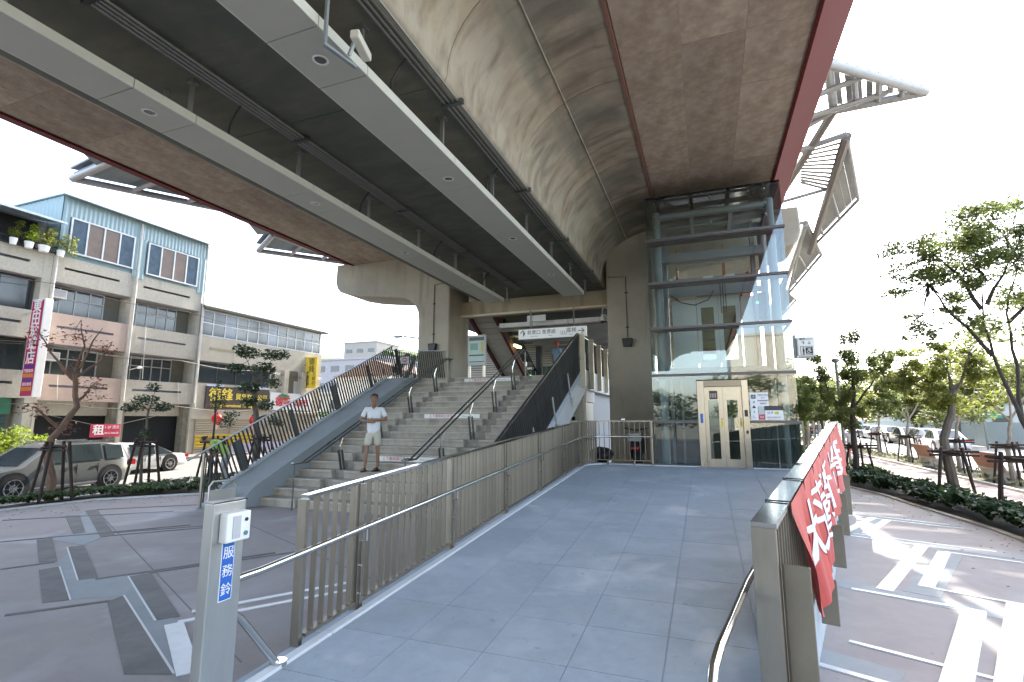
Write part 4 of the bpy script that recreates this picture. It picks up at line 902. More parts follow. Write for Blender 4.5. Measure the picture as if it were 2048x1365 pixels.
MB().tube([(2.8, 24.9, 10.4), (4.5, 24.4, 10.5)], .09, 8).tube([(4.51, 24.45, 10.45), (5.3, 40, 10.4)], .13, 8).build('inner_tube', WT, w3)
w4 = wing('farthest white roof wing peeking out behind the lift', (5.5, 40, 10.5), [(5.9, 56, 0), (6.5, 41, 0), (4.6, 35.5, 0)], 10.5, 3, WING, tube_r=.08)
w5 = wing('dark underside of a roof wing beyond the red fascia above the blue metal house', (-15.8, 9, 9), [(-14.7, 12.2, 0), (-17.13, 8.65, 0), (-14.95, 8.4, 0)], 9, 3, WL, tube_r=.1)
MB().prism([(-17.2, 8.6), (-14.8, 12.4), (-14.3, 12.4), (-15.1, 8.3)], 2, 9.3, 9.36).build('upper_plate', WL, w5)
MB().hexa([(-14.2, 6.6, 9.2), (-15.1, 7.5, 9.1), (-15.6, 8.4, 9.0), (-14.2, 8.9, 9.2)], [(-14.2, 6.6, 9.26), (-15.1, 7.5, 9.16), (-15.6, 8.4, 9.06), (-14.2, 8.9, 9.26)]).build('lower_plate', WL, w5)
w6 = wing('dark underside of a roof wing beyond the red fascia nearer the pier arm', (-15.8, 15.5, 9), [(-14.8, 18.4, 0), (-17.3, 15.55, 0), (-15.2, 14.3, 0)], 9, 3, WL, tube_r=.1)
MB().prism([(-17.4, 15.5), (-14.8, 18.6), (-14.3, 18.6), (-15.3, 14.2)], 2, 9.3, 9.36).build('upper_plate', WL, w6)
MB().hexa([(-14.2, 12.6, 9.2), (-15.4, 13.3, 9.1), (-15.8, 14.1, 9.0), (-14.2, 15, 9.2)], [(-14.2, 12.6, 9.26), (-15.4, 13.3, 9.16), (-15.8, 14.1, 9.06), (-14.2, 15, 9.26)]).build('lower_plate', WL, w6)
# ------------------------------------------------------------ shophouses across the street
FX = -28.0
BCON = M('pebble dash concrete', (.43, .40, .33), .9, var=.16, scale=9, bump=.3, bscale=60, stain=[(.34, .31, .26), (.47, .44, .37)], stain_scale=.6, streak=[((2, 2, .35), (.3, .27, .22), .6, .8)])
BPINK = M('pinkish render', (.46, .355, .295), .85, var=.08, scale=2)
BGREY = M('lilac grey render', (.38, .36, .38), .85, var=.08)
BLUEM = M('pale blue corrugated metal', (.27, .37, .39), .45, .1, var=.06, scale=1.5, rnd=.05)
WFR = M('white aluminium frame', (.58, .6, .6), .4, .2); BFR = M('dark bronze frame', (.08, .075, .07), .4, .3)
WG = M('street window glass', (.06, .075, .08), .06, 0, var=.35, scale=1.2, spec=.9); WGB = M('blue grey window glass', (.09, .13, .17), .08, 0, var=.2, spec=.9); WBR = M('brown screen pane', (.16, .12, .10), .4, 0, var=.15)
DARK = M('painted interior shade', (.02, .022, .025), .9); PIPE = M('white drain pipe', (.55, .54, .5), .6, var=.1)  # DARK puts the shade of recesses and open shopfronts into flat sheets
def win(par_, y0, y1, z0, z1, x, cols, split=None, fr=WFR, gl=None, th=.05):
    f_ = MB(); 
    f_.box(x, x+.06, y0, y0+th, z0, z1).box(x, x+.06, y1-th, y1, z0, z1).box(x, x+.06, y0+th, y1-th, z0, z0+th).box(x, x+.06, y0+th, y1-th, z1-th, z1)
    for k in range(1, cols): y = y0+(y1-y0)*k/cols; f_.box(x, x+.05, y-th/2, y+th/2, z0+th, z1-th)
    if split: f_.box(x+.002, x+.056, y0+th, y1-th, split-th/2, split+th/2)
    wf = f_.build('window', fr, par_)
    zs = [z0, split, z1] if split else [z0, z1]
    for k in range(cols):
        for a, b in zip(zs, zs[1:]):
            g = gl[k % len(gl)] if gl else WG
            ya = y0+(y1-y0)*k/cols; yb = y0+(y1-y0)*(k+1)/cols; j = random.uniform(-.006, .006)
            MB().hexa([(x+.01, ya+.01, a+.01), (x+.02, ya+.01, a+.01), (x+.02+j, yb-.01, a+.01), (x+.01+j, yb-.01, a+.01)], [(x+.01, ya+.01, b-.01), (x+.02, ya+.01, b-.01), (x+.02+j, yb-.01, b-.01), (x+.01+j, yb-.01, b-.01)]).build('pane', g, wf)
    return wf
def bay(par_, y0, y1, bands, mats, recess=.85, top_=8.35):
    for i, (a, b) in enumerate(bands):
        m_ = mats[i]
        sl = b-a > 1.0
        zs = a+(b-a)*.56; h_ = .055
        MB().box(FX-.16, FX, y0, y1, a, zs-h_).box(FX-.16, FX, y0, y1, zs+h_, b).box(FX-.16, FX, y0, y0+.35, zs-h_, zs+h_).box(FX-.16, FX, y1-.65, y1, zs-h_, zs+h_).build('parapet_band', m_, par_)
        MB().box(FX-.9, FX-.161, y0, y1, a, a+.14).build('floor_slab', BGREY, par_)
B = thing('shophouse', 'two bay concrete shophouse with pale blue corrugated metal top storey and deep balconies', 'building', (-32, 17.6, -.1), group='shophouses across the street')
MB().box(-40, FX-.92, 13.95, 21.35, -.1, 9.55).build('wall', BGREY, B)
bands = [(2.82, 4.02), (5.43, 6.87), (8.33, 9.58)]
bay(B, 13.97, 17.42, bands, [BPINK, BPINK, BCON]); bay(B, 17.62, 21.3, bands, [BCON, BCON, BCON])
for y0, y1 in ((13.85, 13.97), (17.42, 17.62), (21.3, 21.38)): MB().box(FX-.915, FX+.02, y0, y1, -.1, 9.56).build('party_pier', BCON, B)
for y0, y1 in ((13.975, 17.415), (17.625, 21.295)):
    for z0, z1, sp in ((4.03, 5.35, 4.85), (6.88, 8.3, 7.75)):
        win(B, y0+.1, y1-.75, z0, z1, FX-.9, 5 if y0 > 15 else 4, sp); MB().box(FX-.91, FX-.85, y1-.74, y1-.02, z0, z1).build('side_panel', M('olive panel', (.17, .165, .13), .7), B)
for a, b in ((13.975, 17.415), (17.625, 21.295)):
    MB().box(FX-.6, FX-.5, a, b, 2.15, 2.82).build('shop_lintel', M('cream lintel', (.5, .47, .4), .8), B)
    MB().box(FX-.91, FX-.86, a, b, -.1, 2.15).build('arcade_shade_sheet', DARK, B)
MB().box(FX-.6, FX-.1, 17.2, 17.8, -.1, 2.8).build('arcade_pillar', M('mossy concrete', (.2, .19, .14), .9, var=.3), B); MB().box(FX-.6, FX-.1, 21.0, 21.38, -.1, 2.8).build('arcade_pillar', M('mossy concrete', (.2, .19, .14)), B)
# corrugated top storey: ribs are real
sheet = MB()
def corr(y0, y1, z0, z1, x):
    n = int((y1-y0)/.1); vs = []; fs = []
    for k in range(n+1):
        y = y0+(y1-y0)*k/n; d = .03 if k % 2 else 0
        vs += [(x+d, y, z0), (x+d, y, z1)]
    for k in range(n): fs.append((2*k, 2*k+2, 2*k+3, 2*k+1))
    return MB().add(vs, fs)
corr(13.95, 21.45, 11.56, 12.52, FX+.02).build('corrugated_sheet', BLUEM, B); corr(13.95, 14.25, 9.6, 11.56, FX+.02).build('corrugated_sheet', BLUEM, B)
corr(17.28, 17.9, 9.4, 11.56, FX+.02).build('corrugated_sheet', BLUEM, B); corr(20.98, 21.45, 9.4, 11.56, FX+.02).build('corrugated_sheet', BLUEM, B)
MB().box(-38, FX-.04, 13.97, 21.43, 9.58, 12.5).build('top_storey', M('blue backing', (.2, .3, .34), .6), B)
# side gable seen above the neighbour's roof, roof sheet and gutter
vs = []; fs = []
for k in range(60):
    x = FX-.02-.16*k; d = .03 if k % 2 else 0; vs += [(x, 13.93-d, 9.6), (x, 13.93-d, 12.5-.0*k)]
for k in range(59): fs.append((2*k, 2*k+1, 2*k+3, 2*k+2))
MB().add(vs, fs).build('corrugated_sheet', BLUEM, B)
MB().box(-38, FX+.3, 13.8, 21.6, 12.52, 12.6).build('roof_sheet', M('pale roof metal', (.5, .58, .62), .35, .5), B); MB().box(FX+.3, FX+.4, 13.8, 21.6, 12.46, 12.6).build('gutter', M('pale gutter', (.62, .68, .72), .35, .4), B)
win(B, 14.3, 17.25, 9.8, 11.55, FX+.06, 4, None, WFR, [WGB, WBR, WBR, WGB], .07); win(B, 17.95, 20.92, 9.72, 11.5, FX+.06, 4, None, WFR, [WGB, WBR, WBR, WGB], .07)
for y0, zt in ((13.92, 9.5), (17.52, 12.4), (21.42, 12.4)):
    MB().tube([(FX+.1, y0, zt), (FX+.12, y0, zt-.4), (FX+.1, y0, 2.9)], .05, 8).build('drain_pipe', PIPE, B)
for y0, z in ((14.1, 7.85), (14.15, 4.88)):
    t = thing('air_conditioner', 'white box air conditioner on the %s balcony of the concrete shophouse' % ('upper' if z > 6 else 'lower'), 'air conditioner', (FX-.5, y0+.3, z-.2), group='window air conditioners')
    MB().box(FX-.8, FX-.3, y0, y0+.62, z-.22, z+.2).build('case', WHITEP, t, bevel=.02); MB().box(FX-.3, FX-.29, y0+.1, y0+.58, z-.16, z+.15).build('grille', M('grey grille', (.4, .4, .4)), t)
A = thing('shophouse', 'shophouse at the frame edge with dark windows and a top balcony full of potted plants', 'building', (-32, 11, -.1), group='shophouses across the street')
MB().box(-40, FX-.92, 5.0, 13.84, -.1, 11.2).build('wall', BGREY, A)
for (a, b) in ((2.9, 4.1), (5.55, 6.8), (8.35, 9.55)):
    zs = (a+b)/2+.05
    MB().box(FX-.16, FX, 5.0, 13.83, a, zs-.06).box(FX-.16, FX, 5.0, 13.83, zs+.06, b).box(FX-.16, FX, 13.0, 13.83, zs-.06, zs+.06).box(FX-.16, FX, 10.2, 10.8, zs-.06, zs+.06).build('parapet_band', BCON, A)
    MB().box(FX-.9, FX-.161, 5.0, 13.83, a, a+.12).build('floor_slab', BGREY, A)
MB().box(FX-.9, FX+.012, 13.5, 13.84, -.1, 9.6).build('party_pier', BCON, A)
for z0, z1 in ((4.12, 5.5), (6.82, 8.3)): win(A, 5.1, 13.45, z0, z1, FX-.5, 7, None, BFR, [DKGLASS], .05)
MB().box(FX-.91, FX-.88, 5, 13.5, 9.6, 11.1).build('recess_shade_sheet', DARK, A)
MB().prism([(FX+.9, 10.95), (FX-2, 11.7), (FX-8, 12.3), (FX-8, 12.2), (FX-2, 11.55), (FX+.9, 10.85)], 1, 5.0, 13.75).build('roof', M('pale roof metal', (.5, .58, .62)), A)
MB().box(FX+.05, FX+.11, 5.0, 13.9, 9.85, 9.9).box(FX+.05, FX+.11, 5.0, 13.9, 9.58, 9.62).build('railing', BLACK, A)
for k in range(40): MB().box(FX+.07, FX+.09, 13.85-.2*k-.01, 13.85-.2*k+.01, 9.62, 9.85).build('railing_bar', BLACK, A)
MB().box(FX-.92, FX-.5, 5.0, 13.3, 2.2, 2.9).build('green_fascia', M('green shop fascia', (.08, .3, .2), .6), A)
for k in range(14): MB().box(FX-.6, FX-.56, 10.2, 13.2, -.05+.16*k, .09+.16*k).build('shutter_slat', M('dark teal shutter', (.06, .12, .13), .5, .3), A)
Cb = thing('shophouse', 'lower cream shophouse with a long ribbon of top windows and shop signs', 'building', (-32, 26.5, -.1), group='shophouses across the street')
CR = M('cream weathered render', (.50, .46, .37), .88, var=.1, scale=3, stain=[(.4, .37, .3)], stain_scale=.6, streak=[((2, 2, .3), (.36, .33, .27), .6, .8)])
MB().box(-40, FX-.12, 21.39, 31.85, -.1, 8.75).build('wall', CR, Cb)
MB().box(FX-.119, FX, 21.39, 31.85, 5.44, 6.93).build('wall_band', CR, Cb); MB().box(FX-.119, FX, 21.39, 31.85, 2.3, 4.1).build('wall_band', CR, Cb); MB().box(FX-.119, FX, 27.4, 31.85, 4.1, 5.44).build('wall_band', CR, Cb)
MB().box(FX+.0, FX+.02, 22.2, 25.6, 6.15, 6.3).build('ledge_stripe', M('mossy ledge', (.33, .3, .18), .9), Cb)
win(Cb, 21.5, 31.7, 6.95, 8.55, FX-.1, 12, 7.75, WFR, [WG, WG, WGB, WG], .07)
for k in range(5):
    y = 28.4+.62*k; MB().box(FX-.135, FX-.125, y, y+.3, 7.0, 8.4).build('curtain', M('grey curtain', (.4, .41, .43), .8), Cb)
MB().box(-40, FX+.35, 21.4, 32.0, 8.62, 8.66).hexa([(FX-.1, 21.4, 8.6), (FX+.35, 21.4, 8.6), (FX+.35, 32.1, 8.6), (FX-.1, 32.1, 8.6)], [(FX-.1, 21.4, 8.9), (FX+.35, 21.4, 8.72), (FX+.35, 32.1, 8.72), (FX-.1, 32.1, 8.9)]).build('roof', M('old grey roof', (.24, .23, .2), .8), Cb)
win(Cb, 21.55, 26.9, 4.12, 5.38, FX-.1, 4, None, BFR, [DKGLASS], .05); win(Cb, 27.0, 27.6, 4.4, 5.2, FX-.08, 1, None, WFR, [WG])
MB().prism([(28.6, 3.7), (29.5, 3.7), (29.5, 5.3), (29.4, 5.42), (28.7, 5.42), (28.6, 5.3)], 0, FX-.02, FX+.02).build('arched_opening', M('olive arch panel', (.15, .13, .09), .8), Cb); MB().box(FX+.02, FX+.05, 29.1, 29.5, 3.7, 4.7).build('door', M('grey door', (.4, .4, .38), .6), Cb)
MB().box(FX+.0, FX+.25, 28.0, 28.4, 3.7, 5.4).build('wall_fin', CR, Cb); MB().box(FX+.0, FX+.25, 29.7, 30.1, 3.7, 5.4).build('wall_fin', CR, Cb)
MB().tube([(FX+.08, 21.5, 8.6), (FX+.08, 21.5, 2.6)], .05, 8).build('drain_pipe', PIPE, Cb)
MB().box(FX-.11, FX-.02, 21.4, 26.6, 1.98, 2.3).build('shop_lintel', CR, Cb)
SH = M('beige roller shutter', (.40, .36, .27), .6, .2, var=.05, rnd=.03)
for seg_ in ((21.75, 23.9), (24.1, 26.6), (26.9, 31.6)):
    for k in range(15): MB().prism([(FX-.1, -.05+.136*k), (FX-.04, -.03+.136*k), (FX-.04, .065+.136*k), (FX-.1, .08+.136*k)], 1, seg_[0], seg_[1]).build('shutter_slat', SH, Cb)
YEL = M('yellow poster', (.65, .45, .03), .6); 
for k in range(5):
    t = thing('poster', ['first yellow handwritten poster on the roller shutter by the drain pipe', 'second yellow poster along the shutter', 'third yellow poster under the red lantern', 'fourth yellow poster along the shutter', 'last yellow poster on the roller shutter'][k], 'poster', (FX, 22+.8*k, .8), group='yellow posters on the shutter')
    MB().box(FX-.03, FX-.02, 21.8+.82*k, 22.58+.82*k, .35, 1.05).build('paper', YEL, t)
    for j in range(3): text('lettering', ['店面出租請電洽', '結束營業大拍賣', '全面清倉特價中'][j], .1, INK, t, (FX-.018, 22.19+.82*k, .9-.21*j), FACE_PX, .001)
# shop signs
def sign(lab, y0, y1, z0, z1, x, mat): 
    t = thing('shop_sign', lab, 'shop sign', (x, (y0+y1)/2, z0), group='shop signs on the shophouses'); MB().box(x-.1, x, y0, y1, z0, z1).build('board', mat, t); return t
YT = M('yellow lettering', (.75, .6, .08), .5)
t = sign('long black shop sign with yellow characters above the roller shutters', 22.15, 26.85, 2.6, 3.95, FX+.12, M('dark brown sign', (.05, .035, .03), .5))
MB().box(FX+.02, FX+.12, 22.15, 23.3, 3.95, 4.05).box(FX+.02, FX+.12, 24.2, 26.85, 3.95, 4.05).build('blue_edge', M('pale blue edge', (.5, .6, .75), .5), t)
text('lettering', '德鋒', .85, YT, t, (FX+.125, 23.15, 3.4), FACE_PX, .01, bold=.01); text('lettering', '貿易有限公司', .42, YT, t, (FX+.125, 25.45, 3.35), FACE_PX, .01, bold=.005)
text('lettering', 'Defong International Trading Co., Ltd.', .26, YT, t, (FX+.125, 24.5, 2.8), FACE_PX, .01, bold=.004)
t = sign('white shop sign with big red characters and green house mark beside the black one', 26.95, 30.9, 2.6, 3.8, FX+.14, WHITEP)
MB().prism([(27.6, 3.6), (28.1, 3.78), (28.7, 3.6), (28.4, 3.3), (27.9, 3.3)], 0, FX+.14, FX+.15).build('green_mark', M('sign green', (.06, .25, .1), .5), t)
text('lettering', '德鋒', .7, M('bright sign red', (.6, .02, .05), .5), t, (FX+.155, 28.1, 3.15), FACE_PX, .01, bold=.012); text('lettering', '工程行', .5, M('bright sign red', (0, 0, 0)), t, (FX+.155, 29.8, 3.1), FACE_PX, .01, bold=.01)
PNK = M('crimson sign', (.42, .02, .08), .5)
t = thing('shop_sign', 'tall crimson vertical sign with white characters projecting beside the potted plant balcony', 'shop sign', (-26.9, 13.1, 2.9), group='shop signs on the shophouses')
MB().box(-27.4, -26.45, 13.0, 13.3, 2.9, 7.16).build('sign_box', WHITEP, t, bevel=.02); MB().box(-27.33, -26.52, 12.99, 12.999, 2.95, 7.1).build('face', PNK, t)
for i, ch in enumerate('東田玻璃店'): text('lettering', ch, .62, WHITEP, t, (-26.93, 12.985, 6.8-.56*i), FACE_MY, .004, bold=.012)
PU = M('purple patch', (.12, .03, .22), .5); ORG = M('orange patch', (.6, .2, .03), .5)
for i, (m_, s_) in enumerate(((PU, '玻璃'), (None, '門窗玻璃'), (ORG, '衛浴玻璃'), (PU, '明鏡'), (None, '廚房玻璃'), (ORG, '鋁門窗'))):
    z = 4.2-.19*i
    if m_: MB().box(-27.28, -26.57, 12.986, 12.989, z-.08, z+.08).build('patch', m_, t)
    else: text('lettering', s_, .16, WHITEP, t, (-26.93, 12.985, z), FACE_MY, .003)
for x in (-27.7,):
    for z in (4.0, 6.6): MB().box(-28, -27.4, 13.12, 13.18, z, z+.06).build('bracket', PIPE, t)
t = thing('shop_sign', 'yellow vertical sign with black characters at the far end of the cream shophouse', 'shop sign', (-27.5, 30.3, 4.2), group='shop signs on the shophouses')
MB().box(-28.0, -27.0, 30.25, 30.4, 4.25, 6.58).build('sign_box', M('bright yellow sign', (.75, .55, .05), .5), t); 
for i, ch in enumerate('德鋒'): text('lettering', ch, .55, INK, t, (-27.45, 30.24, 6.2-.55*i), FACE_MY, .004)
for i, ch in enumerate('工程行'): text('lettering', ch, .33, INK, t, (-27.2, 30.24, 5.3-.36*i), FACE_MY, .004)
for i, ch in enumerate('門面招牌'): text('lettering', ch, .26, INK, t, (-27.75, 30.24, 5.35-.27*i), FACE_MY, .004)
for k in range(5): MB().box(-28.3+.0*k, -28.0, 30.1, 30.2, 4.3+.55*k, 4.36+.55*k).build('ladder_bar', BLACK, t)
MB().box(-28.55, -28.5, 30.1, 30.2, 4.0, 6.6).build('ladder_rail', BLACK, t)
t = thing('rent_banner', 'red for rent banner with white character hung in front of the arcade pillar', 'banner', (-27.2, 16.9, 1.0))
MB().box(-27.6, -27.58, 16.0, 17.35, 1.12, 1.74).build('cloth', M('crimson banner', (.5, .04, .09), .6), t)
text('lettering', '租', .52, WHITEP, t, (-27.57, 16.35, 1.43), FACE_PX, .005, bold=.01); text('lettering', '1-2F 透天', .17, WHITEP, t, (-27.57, 16.95, 1.58), FACE_PX, .004); text('lettering', '0912-345678', .12, WHITEP, t, (-27.57, 16.95, 1.3), FACE_PX, .004)
MB().tube([(-28, 13.9, 2.3), (-27.6, 16.0, 1.74)], .01, 5).tube([(-27.6, 17.35, 1.74), (-28, 21.3, 2.6)], .01, 5).build('cord', BLACK, t)
for k, (y, z) in enumerate(((22.7, 2.0), (25.3, 1.9))):
    t = thing('red_lantern', ['round red paper lantern with pale tassel, the one by the drain pipe', 'narrow red paper lantern with pale tassel in the middle of the shutters'][k], 'lantern', (FX+.5, y, z-.6), group='red lanterns under the shop sign')
    rr_ = .3 if k == 0 else .2
    MB().sph((FX+.5, y, z), rr_, rr_, .3, 14, 10).build('paper_shade', M('glossy red paper', (.6, .03, .02), .25), t, smooth=True); MB().tube([(FX+.5, y, z-.3), (FX+.5, y, z-.62)], [.07, .04], 8).build('tassel', M('pink tassel', (.7, .4, .35), .6), t)
    MB().tube([(FX+.5, y, z+.28), (FX+.5, y, z+.4)], [.08, .02], 8).build('cap', BLACK, t)
# blue-lilac hoarding along the far kerb
hd = thing('hoarding', 'low lilac grey hoarding in front of the roller shutters across the street', 'hoarding', (-26.5, 26, -.1))
for k in range(5): MB().box(-26.55, -26.5, 23.0+1.9*k, 24.86+1.9*k, -.1, .55).build('panel', M('lilac board', (.32, .31, .42), .7, var=.05), hd)

# cables strung along the facades, a few more pipes and a bracket lamp
t = thing('overhead_cables', 'thin black utility cables sagging along the shophouse fronts', 'cables', (FX+.3, 18, 5))
for k, (z0_, z1_) in enumerate(((5.35, 5.2), (5.45, 5.05), (2.75, 2.62), (8.2, 8.0))):
    pts_ = []
    for q in range(4):
        ya = 8+6.2*q
        for j in range(6): f_ = j/6; pts_.append((FX+.18+.03*k, ya+6.2*f_, z0_+(z1_-z0_)*q/4-.22*math.sin(math.pi*f_)))
    MB().tube(pts_, .014, 4).build('cable', BLACK, t)
for y_c, z_a, z_b in ((14.6, 4.0, 2.85), (18.3, 6.9, 4.1), (20.4, 4.05, 2.85), (23.9, 6.9, 5.5)):
    MB().tube([(FX+.04, y_c, z_a), (FX+.04, y_c+.1, z_b)], .016, 5).build('cable_drop', PIPE, t)
t = thing('wall_lamp', 'small bracket lamp sticking out from the first floor parapet of the two bay shophouse', 'lamp', (FX+.3, 17.7, 4.6))
MB().tube([(FX, 17.7, 4.5), (FX+.7, 17.7, 4.62)], .02, 6).build('bracket', PIPE, t); MB().sph((FX+.8, 17.7, 4.6), .12, .12, .07).build('lamp_head', WHITEP, t)
# ------------------------------------------------------------ far hill and buildings
hv = []; hf = []; NX = 40
for i in range(NX+1):
    x = -190+150*i/NX; h = 21+3.0*math.sin(i*.55)+.7*math.sin(i*2.9)+2*math.sin(i*1.3+1)-(0 if x < -85 else (x+85)*.4)
    hv += [(x, 140+.2*x, -.4), (x, 150+.2*x, max(1, h)), (x, 190, max(1, h)*1.02)]
for i in range(NX): 
    for j in range(2): hf.append((3*i+j, 3*i+3+j, 3*i+4+j, 3*i+1+j))
tag(MB().add(hv, hf).build('hill', M('wooded hill', (.10, .14, .05), .95, var=.4, scale=.25, bump=.8, bscale=.9), smooth=True), kind='structure')
def block(lab, x0, x1, y0, y1, h, mat, rows, cols, roofm=None, z0=-.1):
    t = thing('distant_building', lab, 'building', ((x0+x1)/2, (y0+y1)/2, z0), group='distant buildings down the street')
    MB().box(x0, x1, y0, y1, z0, h).build('wall', mat, t)
    MB().box(x0-.2, x1+.2, y0-.2, y1+.2, h, h+.35).build('roof', roofm or mat, t)
    for r in range(rows):
        for c in range(cols):
            zc = z0+(h-z0)*(r+.5)/rows; 
            xc = x0+(x1-x0)*(c+.5)/cols; hw = (x1-x0)/cols*.28
            MB().box(xc-hw, xc+hw, y0-.06, y0-.01, zc-.5, zc+.6).build('window', DKGLASS, t)
            if r == 0: yc = y0+(y1-y0)*(c+.5)/cols; MB().box(x1+.01, x1+.06, yc-hw, yc+hw, zc-.5, zc+.6).build('window', DKGLASS, t)
    return t
GT = M('grey tiled wall', (.36, .34, .36), .8, var=.08, scale=2); CW = M('warm cream wall', (.62, .56, .44), .8, var=.06)
block('grey tiled apartment block beyond the yellow sign', -72, -55, 80, 95, 13.2, GT, 4, 5)
block('small cream two storey house beyond the shophouses', -48, -38, 52, 60, 5.0, CW, 2, 3); block('cream house with flat roof lower down the street', -39, -31, 58, 68, 5.6, CW, 3, 3)
block('white block with roof sheds at the foot of the hill', -60, -52, 78, 88, 8.0, M('white wall', (.66, .66, .63), .8), 4, 4)
block('grey block on top of the wooded hill', -104, -92, 128, 140, 25.0, M('hill block wall', (.36, .33, .3), .8), 2, 3, z0=15)
t = block('brown roofed shed beside the road behind the stairs', -33, -24.8, 40, 50, 5.6, M('white wall', (0, 0, 0)), 1, 2); 
MB().prism([(-33.4, 5.95), (-24.2, 5.95), (-28.6, 7.4)], 1, 39.6, 50.4).build('gable_roof', M('orange roof', (.3, .2, .15), .8), t)
t = thing('street_lamp', 'curved arm street lamp reaching out from behind the pier column', 'street lamp', (-15, 25.2, 0))
MB().tube([(-14.6, 25.2, -.2), (-14.6, 25.2, 6.2), (-15.1, 25.2, 6.55), (-16.2, 25.1, 6.72)], .05, 8).build('mast', GALV, t); MB().sph((-16.6, 25.1, 6.73), .35, .14, .09).build('lamp_head', M('lamp head grey', (.3, .33, .34), .4, .3), t, smooth=True)
t = thing('street_lamp', 'thin grey lamp post standing among the stakes of the middle park tree', 'street lamp', (5.0, 24.5, 0))
MB().tube([(5.05, 24.0, 0), (5.05, 24.0, 3.0), (5.02, 24.0, 4.3)], .06, 8).build('mast', GALV, t); MB().box(4.98, 5.12, 23.93, 24.07, 0, .5).build('base', GALV, t); MB().sph((5.02, 24, 4.35), .16, .16, .1).build('lamp_head', GALV, t)

# what stands behind the camera and mirrors in the lift glass
block('cream apartment block with balconies standing behind the camera', 4, 22, -75, -62, 15, CW, 5, 6)
block('grey office block across the square behind the camera', -34, -12, -80, -66, 9, GT, 3, 7)
# right side: pale hoarding wall, white factory roofs
wl = thing('site_wall', 'long pale blue boundary wall behind the parked cars', 'wall', (20, 50, -.1))
for k in range(22):
    MB().box(19.9+.02*k, 20.0+.02*k, 34+2.5*k, 36.47+2.5*k, -.1, 1.75).build('panel', M('pale blue wall panel', (.42, .50, .52), .7, var=.06, rnd=.05), wl)
block('long low white factory shed behind the boundary wall', 24, 44, 60, 95, 3.4, M('white wall', (0, 0, 0)), 1, 8, M('dark shed roof', (.16, .16, .17), .6)); block('white building with red corner roof beyond the parked cars', 8.5, 16, 105, 120, 6, M('white wall', (0, 0, 0)), 2, 4, M('red roof', (.5, .08, .06), .6))
t = thing('road_sign', 'green overhead road sign among the trees beyond the road', 'road sign', (17.6, 45, -.1))
MB().box(17.0, 19.0, 45, 45.06, 2.05, 2.4).build('sign_face', M('road sign green', (.02, .3, .16), .5), t); MB().box(17.95, 18.05, 45.08, 45.16, -.1, 2.5).build('post', GALV, t); text('lettering', '中正路', .26, WHITEP, t, (18, 44.99, 2.22), FACE_MY, .003)

